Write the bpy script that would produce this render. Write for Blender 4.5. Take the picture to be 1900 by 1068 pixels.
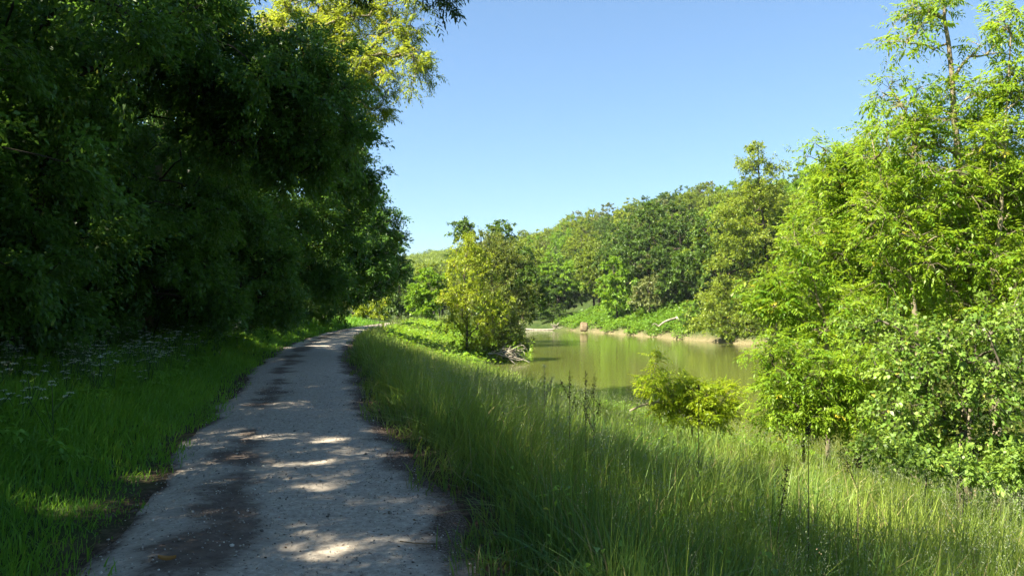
import bpy, math
import numpy as np
from math import radians, sin, cos, pi

# ---------------------------------------------------------------- camera, sky, sun, exposure
S = bpy.context.scene
for o in list(bpy.data.objects):
    bpy.data.objects.remove(o)
COL = S.collection
EYE = 1.6
cam_d = bpy.data.cameras.new('camera')
cam = bpy.data.objects.new('camera', cam_d)
COL.objects.link(cam)
cam.location = (0, 0, EYE)
cam.rotation_euler = (radians(90), 0, 0)
cam_d.sensor_width = 36
cam_d.lens = 36 * 1382 / 1900
cam_d.shift_y = 31 / 1900
cam_d.clip_start = 0.05
cam_d.clip_end = 5000
S.camera = cam

SUN_AZ = 238.0       # clockwise from +Y: the sun stands to the left and a little behind the camera
SUN_EL = 50.0
world = bpy.data.worlds.new("World")
S.world = world
world.use_nodes = True
wn = world.node_tree
wn.nodes.clear()
sky = wn.nodes.new('ShaderNodeTexSky')
sky.sky_type = 'NISHITA'
sky.sun_disc = False
sky.sun_elevation = radians(SUN_EL)
sky.sun_rotation = radians(SUN_AZ)
sky.altitude = 50
sky.air_density = 1.0
sky.dust_density = 0.6
sky.ozone_density = 2.2
bg = wn.nodes.new('ShaderNodeBackground')
bg.inputs['Strength'].default_value = 0.081
wo = wn.nodes.new('ShaderNodeOutputWorld')
gm = wn.nodes.new('ShaderNodeGamma'); gm.inputs[1].default_value = 0.75
tn = wn.nodes.new('ShaderNodeMix'); tn.data_type = 'RGBA'; tn.blend_type = 'MULTIPLY'; tn.inputs[0].default_value = 1
tn.inputs[7].default_value = (.67, .85, 1, 1)
wn.links.new(sky.outputs[0], gm.inputs[0]); wn.links.new(gm.outputs[0], tn.inputs[6]); wn.links.new(tn.outputs[2], bg.inputs[0])
wn.links.new(bg.outputs[0], wo.inputs[0])

sun_d = bpy.data.lights.new('sun', 'SUN')
sun_d.energy = 5.0
sun_d.angle = radians(0.53)
sun_d.color = (1.0, 0.91, 0.74)
sun = bpy.data.objects.new('sun', sun_d)
COL.objects.link(sun)
_d = np.array([sin(radians(SUN_AZ)) * cos(radians(SUN_EL)), cos(radians(SUN_AZ)) * cos(radians(SUN_EL)), sin(radians(SUN_EL))])
from mathutils import Vector
sun.rotation_euler = Vector(_d).to_track_quat('Z', 'Y').to_euler()
sun.location = (-40, -30, 60)

S.view_settings.view_transform = 'Standard'
S.view_settings.look = 'None'
S.view_settings.exposure = 2.05
S.view_settings.gamma = 1.0
S.render.engine = 'CYCLES'
cy = S.cycles
cy.max_bounces = 5
cy.diffuse_bounces = 3
cy.glossy_bounces = 2
cy.transmission_bounces = 3
cy.transparent_max_bounces = 4
cy.use_denoising = True
cy.use_adaptive_sampling = True
cy.adaptive_threshold = 0.02
cy.caustics_reflective = False
cy.caustics_refractive = False

RNG = np.random.default_rng(11)

# ---------------------------------------------------------------- helpers
def P(px, py, d):
    """Point at depth d (m) seen at photo pixel (px, py)."""
    return np.array([(px - 950) / 1382 * d, d, EYE - (py - 565) / 1382 * d])

def smooth(x, a, b):
    t = np.clip((x - a) / (b - a), 0, 1)
    return t * t * (3 - 2 * t)

def nrm(v):
    return v / np.maximum(np.linalg.norm(v, axis=-1, keepdims=True), 1e-9)

def vnoise(x, y, seed=0):
    """cheap smooth 2-D noise, about -1..1"""
    r = np.random.default_rng(seed)
    out = np.zeros_like(np.asarray(x, float))
    for k in range(6):
        a = r.uniform(0, 2 * pi); f = r.uniform(0.6, 1.6); p = r.uniform(0, 6.28)
        out = out + np.sin((x * cos(a) + y * sin(a)) * f + p + 1.3 * np.sin((x * sin(a) - y * cos(a)) * f * .7 + p * 2))
    return out / 3.2

def tag(o, label=None, cat=None, group=None, kind=None):
    if label: o['label'] = label
    if cat: o['category'] = cat
    if group: o['group'] = group
    if kind: o['kind'] = kind
    return o

def empty(name, loc, rz=0.0):
    o = bpy.data.objects.new(name, None)
    o.empty_display_size = 0.3
    COL.objects.link(o)
    o.location = tuple(float(v) for v in loc)
    o.rotation_euler = (0, 0, rz)
    return o

def mesh_obj(name, V, F, mats, parent=None, attrs=None, midx=None, smooth_sh=False):
    """V (n,3), F (m,4) quads -> one mesh object"""
    V = np.asarray(V, np.float32); F = np.asarray(F, np.int32)
    me = bpy.data.meshes.new(name)
    me.vertices.add(len(V)); me.vertices.foreach_set('co', V.ravel())
    me.loops.add(F.size); me.loops.foreach_set('vertex_index', F.ravel())
    me.polygons.add(len(F))
    me.polygons.foreach_set('loop_start', np.arange(0, F.size, 4, dtype=np.int32))
    me.polygons.foreach_set('loop_total', np.full(len(F), 4, np.int32))
    if smooth_sh is not False:
        me.polygons.foreach_set('use_smooth', np.full(len(F), True) if smooth_sh is True else smooth_sh)
    for m in (mats if isinstance(mats, (list, tuple)) else [mats]):
        me.materials.append(m)
    if midx is not None:
        me.polygons.foreach_set('material_index', np.asarray(midx, np.int32))
    for k, (dom, arr) in (attrs or {}).items():
        a = me.attributes.new(k, 'FLOAT', dom)
        a.data.foreach_set('value', np.asarray(arr, np.float32))
    me.update(calc_edges=True)
    o = bpy.data.objects.new(name, me)
    COL.objects.link(o)
    if parent is not None:
        o.parent = parent
    return o

def copy_tree(o, parent=None):
    c = o.copy(); COL.objects.link(c)
    if parent is not None: c.parent = parent
    for ch in list(o.children): copy_tree(ch, c)
    return c

def tubes(Pt, R, n=5):
    """Pt (B,K,3) polylines, R (B,K) radii -> verts, quads"""
    B, K, _ = Pt.shape
    T = np.gradient(Pt, axis=1); T = nrm(T)
    ref = np.where(np.abs(T[..., 2:3]) > .9, np.array([1., 0, 0]), np.array([0, 0, 1.]))
    U = nrm(np.cross(T, ref)); W = np.cross(T, U)
    a = np.arange(n) * 2 * pi / n
    V = Pt[:, :, None, :] + R[:, :, None, None] * (np.cos(a)[None, None, :, None] * U[:, :, None, :] + np.sin(a)[None, None, :, None] * W[:, :, None, :])
    V = V.reshape(-1, 3)
    b, k, j = np.meshgrid(np.arange(B), np.arange(K - 1), np.arange(n), indexing='ij')
    base = (b * K + k) * n
    j2 = (j + 1) % n
    F = np.stack([base + j, base + j2, base + n + j2, base + n + j], -1).reshape(-1, 4)
    return V, F

def polyline(pts, m):
    """resample and smooth a polyline with Catmull-Rom"""
    pts = np.asarray(pts, float)
    if len(pts) == 2:
        t = np.linspace(0, 1, m)[:, None]; return pts[0] * (1 - t) + pts[1] * t
    p = np.vstack([2 * pts[0] - pts[1], pts, 2 * pts[-1] - pts[-2]])
    t = np.linspace(0, len(pts) - 1 - 1e-6, m); i = t.astype(int); f = (t - i)[:, None]
    a, b, c, d = p[i], p[i + 1], p[i + 2], p[i + 3]
    return .5 * ((2 * b) + (c - a) * f + (2 * a - 5 * b + 4 * c - d) * f ** 2 + (3 * b - a - 3 * c + d) * f ** 3)

def join(parts):
    """[(V,F)] -> V,F, and index of the part of each face"""
    vs, fs, idx, off = [], [], [], 0
    for i, (v, f) in enumerate(parts):
        vs.append(v); fs.append(f + off); idx.append(np.full(len(f), i)); off += len(v)
    return np.concatenate(vs), np.concatenate(fs), np.concatenate(idx)

# ---------------------------------------------------------------- materials
CUR = [None]
def mat(name):
    m = bpy.data.materials.new(name); m.use_nodes = True
    nt = m.node_tree; nt.nodes.clear()
    CUR[0] = nt
    out = nt.nodes.new('ShaderNodeOutputMaterial')
    return m, nt, out

def N(nt, t, **kw):
    n = nt.nodes.new(t)
    for k, v in kw.items(): setattr(n, k, v)
    return n

def mixc(nt, fac, a, b):
    n = nt.nodes.new('ShaderNodeMix'); n.data_type = 'RGBA'
    for s, v in ((n.inputs[0], fac), (n.inputs[6], a), (n.inputs[7], b)):
        if hasattr(v, 'is_linked') or isinstance(v, bpy.types.NodeSocket): nt.links.new(v, s)
        elif isinstance(v, (int, float)): s.default_value = v
        else: s.default_value = (*v, 1)
    return n.outputs[2]

def ramp(nt, src, stops):
    n = nt.nodes.new('ShaderNodeValToRGB')
    el = n.color_ramp.elements
    while len(el) > 1: el.remove(el[-1])
    el[0].position = stops[0][0]; el[0].color = (*stops[0][1], 1)
    for p, c in stops[1:]:
        e = el.new(p); e.color = (*c, 1)
    nt.links.new(src, n.inputs[0])
    return n.outputs[0]

def noise(nt, scale, detail=4, rough=.55, co=None, kind='Object', dist=0.):
    n = nt.nodes.new('ShaderNodeTexNoise')
    n.inputs['Scale'].default_value = scale; n.inputs['Detail'].default_value = detail
    n.inputs['Roughness'].default_value = rough; n.inputs['Distortion'].default_value = dist
    if co is None:
        tc = nt.nodes.new('ShaderNodeTexCoord'); co = tc.outputs[kind]
    nt.links.new(co, n.inputs['Vector'])
    return n.outputs[0]

def math_(op, a, b_, clamp=False):
    nt = CUR[0]
    n = N(nt, 'ShaderNodeMath', operation=op, use_clamp=clamp)
    for s, v in zip(n.inputs, (a, b_)):
        if isinstance(v, (int, float)): s.default_value = v
        else: nt.links.new(v, s)
    return n.outputs[0]

def leaf_mat(name, dark, light, trans=.4, tcol=None, rough=.45, spec=.35, var=.25):
    m, nt, out = mat(name)
    at = N(nt, 'ShaderNodeAttribute', attribute_name='tint')
    oi = N(nt, 'ShaderNodeObjectInfo')
    mm = N(nt, 'ShaderNodeMath', operation='MULTIPLY_ADD')
    nt.links.new(oi.outputs['Random'], mm.inputs[0]); mm.inputs[1].default_value = var
    nt.links.new(math_('MINIMUM', at.outputs['Fac'], .98), mm.inputs[2])
    sb = N(nt, 'ShaderNodeMath', operation='SUBTRACT', use_clamp=True)
    nt.links.new(mm.outputs[0], sb.inputs[0]); sb.inputs[1].default_value = var / 2
    c = mixc(nt, sb.outputs[0], dark, light)
    old = math_('GREATER_THAN', at.outputs['Fac'], .985)
    c = mixc(nt, old, c, (light[0] * 1.5 + .03, light[1] * .95, light[2] * 1.1))
    pb = N(nt, 'ShaderNodeBsdfPrincipled')
    pb.inputs['Roughness'].default_value = rough
    pb.inputs['Specular IOR Level'].default_value = spec
    nt.links.new(c, pb.inputs['Base Color'])
    tr = N(nt, 'ShaderNodeBsdfTranslucent')
    t2 = tcol or tuple(min(1, v * k) for v, k in zip(light, (1.5, 1.35, .8)))
    nt.links.new(mixc(nt, .6, c, t2), tr.inputs[0])
    mx = N(nt, 'ShaderNodeMixShader'); mx.inputs[0].default_value = trans
    nt.links.new(pb.outputs[0], mx.inputs[1]); nt.links.new(tr.outputs[0], mx.inputs[2])
    nt.links.new(mx.outputs[0], out.inputs[0])
    return m

def simple_mat(name, stops, scale=3, rough=.9, bump=.0, bscale=20, spec=.2, stretch=None):
    m, nt, out = mat(name)
    tc = N(nt, 'ShaderNodeTexCoord'); co = tc.outputs['Object']
    if stretch:
        mp = N(nt, 'ShaderNodeMapping'); mp.inputs['Scale'].default_value = stretch
        nt.links.new(co, mp.inputs[0]); co = mp.outputs[0]
    c = ramp(nt, noise(nt, scale, 6, .6, co), stops)
    pb = N(nt, 'ShaderNodeBsdfPrincipled')
    pb.inputs['Roughness'].default_value = rough; pb.inputs['Specular IOR Level'].default_value = spec
    nt.links.new(c, pb.inputs['Base Color'])
    if bump:
        b = N(nt, 'ShaderNodeBump'); b.inputs['Strength'].default_value = bump; b.inputs['Distance'].default_value = .03
        nt.links.new(noise(nt, bscale, 5, .6, co), b.inputs['Height']); nt.links.new(b.outputs[0], pb.inputs['Normal'])
    nt.links.new(pb.outputs[0], out.inputs[0])
    return m

M = {}
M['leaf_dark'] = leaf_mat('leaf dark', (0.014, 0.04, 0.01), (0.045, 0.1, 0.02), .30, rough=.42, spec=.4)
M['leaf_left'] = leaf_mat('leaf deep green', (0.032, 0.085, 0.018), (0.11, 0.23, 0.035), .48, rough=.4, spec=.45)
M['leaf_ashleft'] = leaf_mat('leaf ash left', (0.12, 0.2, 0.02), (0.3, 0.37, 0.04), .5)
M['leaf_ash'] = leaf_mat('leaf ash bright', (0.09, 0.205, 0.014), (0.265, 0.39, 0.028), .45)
M['leaf_robinia'] = leaf_mat('leaf robinia yellow green', (0.156, 0.265, 0.012), (0.324, 0.414, 0.020), .5)
M['leaf_bramble'] = leaf_mat('leaf bramble', (0.085, 0.175, 0.02), (0.24, 0.36, 0.055), .35, spec=.45)
M['leaf_willow'] = leaf_mat('leaf willow', (0.17, 0.25, 0.012), (0.34, 0.42, 0.025), .4)
M['leaf_olive'] = leaf_mat('leaf olive', (0.085, 0.135, 0.02), (0.22, 0.27, 0.045), .35)
M['leaf_alder'] = leaf_mat('leaf alder', (0.12, 0.19, 0.018), (0.29, 0.37, 0.04), .4)
M['leaf_hill_dark'] = leaf_mat('leaf hill dark', (0.035, 0.08, 0.012), (0.12, 0.21, 0.028), .3, var=.5)
M['leaf_hill_mid'] = leaf_mat('leaf hill mid', (0.085, 0.14, 0.014), (0.24, 0.32, 0.03), .32, var=.5)
M['leaf_hill_light'] = leaf_mat('leaf hill light', (0.13, 0.2, 0.014), (0.3, 0.38, 0.035), .35, var=.5)
M['leaf_hill_pale'] = leaf_mat('leaf hill pale', (.10, .135, .04), (.22, .26, .08), .35, var=.4)
M['leaf_fresh'] = leaf_mat('leaf fresh', (0.08, 0.18, 0.014), (0.24, 0.4, 0.03), .42)
M['grass'] = leaf_mat('grass blade', (0.048, 0.135, 0.028), (0.3, 0.385, 0.065), .35, rough=.5, spec=.3, var=0)
M['seed'] = leaf_mat('grass seed head', (0.2, 0.25, 0.15), (0.33, 0.37, 0.22), .3, rough=.7, spec=.1, var=0)
M['straw'] = leaf_mat('dry straw', (.22, .20, .09), (.42, .36, .17), .25, rough=.8, spec=.1, var=0)
M['verge'] = leaf_mat('verge grass', (0.07, 0.2, 0.022), (0.22, 0.42, 0.04), .4, rough=.5, spec=.3, var=0)
M['nettle'] = leaf_mat('nettle leaf', (0.072, 0.165, 0.018), (0.180, 0.319, 0.030), .35)
M['umbel'] = leaf_mat('umbel flower', (.45, .50, .42), (.75, .78, .70), .3, rough=.8, spec=.1)
M['litterm'] = leaf_mat('dead leaves', (.035, .022, .014), (.20, .12, .07), .1, rough=.8, spec=.1)
M['deadgold'] = leaf_mat('dry tan leaf', (.25, .12, .04), (.45, .26, .10), .3, rough=.8, spec=.1)
M['dock'] = leaf_mat('dock seed', (.03, .03, .015), (.09, .07, .03), .15, rough=.8, spec=.1)
M['bark'] = simple_mat('bark grey brown', [(.25, (.035, .028, .02)), (.55, (.11, .095, .07)), (.8, (.20, .18, .14))], 4, bump=.6, bscale=25, stretch=(1, 1, .25))
M['bark_pale'] = simple_mat('bark pale', [(.25, (.12, .10, .06)), (.55, (.27, .23, .15)), (.8, (.42, .37, .26))], 5, bump=.5, bscale=30, stretch=(1, 1, .3))
M['bark_dark'] = simple_mat('bark dark', [(.3, (.018, .014, .010)), (.7, (.06, .05, .035))], 4, bump=.6, bscale=20, stretch=(1, 1, .25))
M['drift'] = simple_mat('driftwood', [(.3, (.16, .13, .10)), (.7, (.42, .38, .31))], 5, bump=.4)
M['stem'] = simple_mat('green stem', [(.3, (.03, .07, .02)), (.7, (.08, .13, .04))], 5)
M['stem_dry'] = simple_mat('dry stem', [(.3, (.05, .04, .02)), (.7, (.14, .11, .06))], 5)
M['clay'] = simple_mat('dry clay', [(.25, (.10, .075, .04)), (.5, (.20, .15, .09)), (.8, (.30, .24, .16))], 2.5, bump=.8, bscale=6)

# ---------------------------------------------------------------- ground plan
PATH_Y = np.array([-30, -8, 0, 4.4, 6.6, 9.4, 14.3, 19, 26, 34, 42, 52, 62, 75])
PATH_X = np.array([3.5, 1.2, -.25, -1.34, -1.93, -2.78, -4.1, -5.35, -6.95, -8.35, -9.35, -10.0, -9.9, -9.0])
def path_x(y):
    # smooth interpolation of the centre line
    y = np.asarray(y, float)
    return (np.interp(y - 1.5, PATH_Y, PATH_X) + np.interp(y, PATH_Y, PATH_X) + np.interp(y + 1.5, PATH_Y, PATH_X)) / 3
HALF = 1.2
WY = np.array([-40, 0, 4, 8, 12, 17, 21.5, 26, 31, 36, 39, 42, 48, 60, 75, 97, 140])
WX = np.array([9.5, 9.4, 9, 8.4, 7.2, 5.1, 3.3, 1.6, -.3, -1.6, -1.5, .2, .9, .7, .9, .6, .6])
FY = np.array([-40, 10, 30, 42, 57, 68, 80, 88, 93, 97, 140])
FX = np.array([38, 32, 27, 23.2, 18.6, 14.2, 10.4, 8, 5.2, 2, 2])
def x_near(y): return np.interp(y, WY, WX) + .18 * np.sin(y * 1.7) + .1 * np.sin(y * 4.1)
def x_far(y): return np.interp(y, FY, FX) + .22 * np.sin(y * .9 + 1) + .12 * np.sin(y * 2.3)
WATER_Z = -1.5
def hill_s(x, y): return .91 * (x - 18) + .41 * (y - 57)
def ground(x, y):
    x = np.asarray(x, float); y = np.asarray(y, float)
    pe = path_x(y) + HALF
    xw, xf = x_near(y), x_far(y)
    u = np.clip((x - pe) / np.maximum(xw - pe, .5), 0, 1)
    z_near = -1.62 * np.clip((u - .07) / .93, 0, 1) ** .74
    z_near = z_near + .25 * smooth(pe - 2.4 - x, 0, 3) + .06 * vnoise(x * 1.1, y * 1.1, 5) * smooth(np.abs(x - path_x(y)), 1.2, 2.2)
    df = x - xf
    z_far = -1.62 + .95 * smooth(df, -.1, 1.6) + 1.9 * smooth(df, .8, 8) + .18 * vnoise(x * .9, y * .9, 7) * smooth(df, .3, 2)
    bed = -2.3
    z = np.where(x < xw, z_near, np.where(x > xf, z_far, np.maximum(bed, np.minimum(-1.62 - .4 * (x - xw), 0) )))
    z = np.where((x >= xw) & (x <= xf), np.maximum(bed, np.maximum(-1.62 - .5 * (x - xw), -1.62 - .5 * (xf - x))), z)
    w = smooth(y, 93, 98)
    z = z * (1 - w) + (-.5 + .15 * vnoise(x * .5, y * .5, 3)) * w
    s = hill_s(x, y)
    z = z + 18.5 * smooth(s, 4, 76) * (1 + .12 * vnoise(x * .035, y * .03, 9)) + 4 * smooth(s, 70, 300)
    return z

# terrain mesh
def axis(a, b, step, lo, hi, g=1.09):
    mid = list(np.arange(a, b, step))
    s = step; v = b
    while v < hi: mid.append(v); s *= g; v += s
    mid.append(hi)
    s = step; v = a - step; left = []
    while v > lo: left.append(v); s *= g; v -= s
    left.append(lo)
    return np.array(left[::-1] + mid)
gx = axis(-16, 22, .35, -900, 1300); gy = axis(-4, 62, .4, -200, 1800)
X, Y = np.meshgrid(gx, gy)
Z = ground(X, Y)
nx, ny = len(gx), len(gy)
j, i = np.meshgrid(np.arange(ny - 1), np.arange(nx - 1), indexing='ij')
F = np.stack([j * nx + i, j * nx + i + 1, (j + 1) * nx + i + 1, (j + 1) * nx + i], -1).reshape(-1, 4)
dfar = (X - x_far(Y))
sand = smooth(dfar, -1.5, .0) * (1 - smooth(dfar, .35, 1.1)) * smooth(Y, 48, 56) * (1 - smooth(Y, 88, 94))
dpath = np.abs(X - path_x(Y)) - HALF
litter = (1 - smooth(dpath, .1, np.where(X > path_x(Y), .9, .35))) * smooth(62 - Y, 0, 5)
mud = np.exp(-((X - x_near(Y)) / .7) ** 2)
m, nt, out = mat('ground')
a1 = N(nt, 'ShaderNodeAttribute', attribute_name='sand'); a2 = N(nt, 'ShaderNodeAttribute', attribute_name='litter'); a3 = N(nt, 'ShaderNodeAttribute', attribute_name='mud')
n1 = noise(nt, .8, 8, .65); n2 = noise(nt, 9, 6, .7)
green = ramp(nt, n1, [(.3, (.020, .035, .010)), (.5, (.040, .065, .015)), (.7, (.065, .075, .025))])
soil = ramp(nt, n2, [(.3, (.022, .016, .011)), (.5, (.06, .042, .028)), (.7, (.16, .12, .085))])
sandc = ramp(nt, n2, [(.35, (.06, .07, .025)), (.5, (.17, .14, .075)), (.7, (.28, .23, .14))])
c = mixc(nt, a2.outputs['Fac'], green, soil)
c = mixc(nt, a3.outputs['Fac'], c, (.05, .04, .022))
c = mixc(nt, a1.outputs['Fac'], c, sandc)
pb = N(nt, 'ShaderNodeBsdfPrincipled'); pb.inputs['Roughness'].default_value = .95; pb.inputs['Specular IOR Level'].default_value = .1
nt.links.new(c, pb.inputs['Base Color'])
b = N(nt, 'ShaderNodeBump'); b.inputs['Strength'].default_value = .7; b.inputs['Distance'].default_value = .06
nt.links.new(n2, b.inputs['Height']); nt.links.new(b.outputs[0], pb.inputs['Normal']); nt.links.new(pb.outputs[0], out.inputs[0])
tag(mesh_obj('ground', np.stack([X, Y, Z], -1).reshape(-1, 3), F, m, attrs={'sand': ('POINT', sand.ravel()), 'litter': ('POINT', litter.ravel()), 'mud': ('POINT', mud.ravel())}, smooth_sh=True), kind='structure')

# water
m, nt, out = mat('river water')
pb = N(nt, 'ShaderNodeBsdfPrincipled')
pb.inputs['Base Color'].default_value = (.105, .120, .022, 1)
pb.inputs['Roughness'].default_value = .02; pb.inputs['IOR'].default_value = 1.33
tc = N(nt, 'ShaderNodeTexCoord'); mp = N(nt, 'ShaderNodeMapping'); mp.inputs['Scale'].default_value = (.55, 1.6, 1)
nt.links.new(tc.outputs['Object'], mp.inputs[0])
b = N(nt, 'ShaderNodeBump'); b.inputs['Strength'].default_value = .13; b.inputs['Distance'].default_value = .05
nt.links.new(noise(nt, 2.4, 4, .6, mp.outputs[0]), b.inputs['Height']); nt.links.new(b.outputs[0], pb.inputs['Normal'])
nt.links.new(mixc(nt, noise(nt, .12, 3, .5), (.075, .090, .018), (.105, .118, .028)), pb.inputs['Base Color'])
nt.links.new(pb.outputs[0], out.inputs[0])
tag(mesh_obj('river_water', [(-8, -120, WATER_Z), (60, -120, WATER_Z), (60, 97.5, WATER_Z), (-8, 97.5, WATER_Z)], [(0, 1, 2, 3)], m), kind='structure')

# path: pale gravel with a dark leaf-mould band left of the middle
ys = np.arange(-10, 66, .12); us = np.linspace(-1, 1, 31)
UU, YY = np.meshgrid(us, ys)
rag_l = 1 + .09 * vnoise(ys * 2.3, ys * 0, 21) + .035 * vnoise(ys * 7, ys * 0, 22)
rag_r = 1 + .10 * vnoise(ys * 1.9, ys * 0, 23) + .04 * vnoise(ys * 6, ys * 0, 24)
wid = np.where(UU < 0, rag_l[:, None], rag_r[:, None]) * (HALF + .06)
PX = path_x(YY) + UU * wid
PZ = ground(PX, YY) * .0 + .018 + .02 * (1 - UU ** 2) - .03 * np.abs(UU) ** 8 + .006 * vnoise(PX * 3, YY * 3, 25)
n_u, n_y = len(us), len(ys)
j, i = np.meshgrid(np.arange(n_y - 1), np.arange(n_u - 1), indexing='ij')
F = np.stack([j * n_u + i, j * n_u + i + 1, (j + 1) * n_u + i + 1, (j + 1) * n_u + i], -1).reshape(-1, 4)
m, nt, out = mat('gravel path')
au = N(nt, 'ShaderNodeAttribute', attribute_name='across'); 
tc = N(nt, 'ShaderNodeTexCoord'); co = tc.outputs['Object']
fine = noise(nt, 55, 5, .75, co); med = noise(nt, 7, 7, .7, co); big = noise(nt, 1.3, 7, .68, co, dist=.4)
grit = noise(nt, 22, 6, .8, co)
base = ramp(nt, grit, [(.30, (.17, .14, .11)), (.43, (.30, .26, .21)), (.56, (.41, .365, .295)), (.72, (.58, .52, .43))])
base = mixc(nt, math_('MULTIPLY', math_('SUBTRACT', med, .45, True), 2.2, True), base, (.27, .235, .19))
def fac_band(center, width, thr, soft, nz):
    d = math_('ABSOLUTE', math_('SUBTRACT', au.outputs['Fac'], center), 0)
    w = math_('SUBTRACT', 1.0, math_('DIVIDE', d, width), True)
    v = math_('MULTIPLY_ADD', w, .42)
    n = v.node; nt.links.new(nz, n.inputs[2])
    return math_('DIVIDE', math_('SUBTRACT', v, thr), soft, True)
dark = ramp(nt, med, [(.3, (.05, .036, .028)), (.55, (.11, .08, .062)), (.75, (.20, .16, .125))])
patch = noise(nt, .5, 3, .5, co)
blot = math_('MULTIPLY_ADD', patch, .55); nt.links.new(math_('ADD', math_('MULTIPLY', big, .5), math_('MULTIPLY', grit, .28)), blot.node.inputs[2])
c = mixc(nt, math_('MULTIPLY', fac_band(-.38, .95, 1.0, .08, blot), .9), base, dark)
edge = ramp(nt, fine, [(.35, (.030, .022, .016)), (.5, (.09, .065, .048)), (.66, (.26, .22, .18))])
c = mixc(nt, fac_band(1.04, .46, .60, .14, math_('ADD', math_('MULTIPLY', big, .75), math_('MULTIPLY', grit, .25))), c, edge)
c = mixc(nt, fac_band(-1.05, .30, .64, .12, math_('ADD', math_('MULTIPLY', big, .75), math_('MULTIPLY', grit, .25))), c, edge)
speck = ramp(nt, noise(nt, 24, 3, .6, co), [(.66, (0, 0, 0)), (.70, (1, 1, 1))])
c = mixc(nt, speck, c, (.10, .085, .07))
pb = N(nt, 'ShaderNodeBsdfPrincipled'); pb.inputs['Roughness'].default_value = .92; pb.inputs['Specular IOR Level'].default_value = .15
nt.links.new(c, pb.inputs['Base Color'])
b = N(nt, 'ShaderNodeBump'); b.inputs['Strength'].default_value = .55; b.inputs['Distance'].default_value = .02
nt.links.new(math_('ADD', fine, math_('MULTIPLY', med, 1.5)), b.inputs['Height']); nt.links.new(b.outputs[0], pb.inputs['Normal']); nt.links.new(pb.outputs[0], out.inputs[0])
tag(mesh_obj('path', np.stack([PX, YY, PZ], -1).reshape(-1, 3), F, m, attrs={'across': ('POINT', UU.ravel())}, smooth_sh=True), kind='structure')

# ---------------------------------------------------------------- leaves
def leaf_quads(rng, B, D, L, W, upmix=.9, fold=.25, droop=.15):
    """folded diamond leaves"""
    n = len(B)
    D = nrm(D)
    up = nrm(np.array([0, 0, upmix]) + rng.normal(0, .55, (n, 3)))
    Sd = nrm(np.cross(D, up)); Nn = np.cross(Sd, D)
    L = L[:, None]; W = W[:, None]
    mid = B + D * L * .45
    tip = B + D * L - np.array([0, 0, 1.]) * L * droop
    V = np.stack([B, mid + Sd * W * .5 + Nn * W * fold, tip, mid - Sd * W * .5 + Nn * W * fold], 1).reshape(-1, 3)
    F = np.arange(n * 4).reshape(n, 4)
    return V, F

def pinnate(rng, B, D, L, pairs=4, wr=.28, droop=.14, lr=.42):
    """compound leaves: leaflets in pairs along a drooping rachis"""
    n = len(B); D = nrm(D)
    up = nrm(np.array([0, 0, 1.]) + rng.normal(0, .35, (n, 3)))
    Sd = nrm(np.cross(D, up)); Nn = np.cross(Sd, D)
    bs, ds, ls, idx = [], [], [], []
    for k in range(pairs + 1):
        t = .25 + .75 * (k / pairs)
        pos = B + D * (L * t)[:, None] - np.array([0, 0, 1.]) * (L * droop * t * t)[:, None]
        dd = nrm(D - np.array([0, 0, 1.]) * (2 * droop * t))
        sides = (0,) if k == pairs else (-1, 1)
        for s in sides:
            d = dd if s == 0 else nrm(dd * .45 + Sd * s - np.array([0, 0, .25]) + rng.normal(0, .12, (n, 3)))
            bs.append(pos); ds.append(d); ls.append(L * lr * (1 - .35 * abs(t - .55)) * rng.uniform(.8, 1.15, n)); idx.append(np.arange(n))
    B2 = np.concatenate(bs); D2 = np.concatenate(ds); L2 = np.concatenate(ls)
    V, F = leaf_quads(rng, B2, D2, L2, L2 * wr * rng.uniform(.85, 1.2, len(L2)), 1.6, .15, .12)
    return V, F, np.concatenate(idx)

def pb_(px, py, rx, ry, d, w=1., depth=1.):
    c = P(px, py, d)
    return (c[0], c[1], c[2], rx / 1382 * d, rx / 1382 * d * depth, ry / 1382 * d, w)

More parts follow.
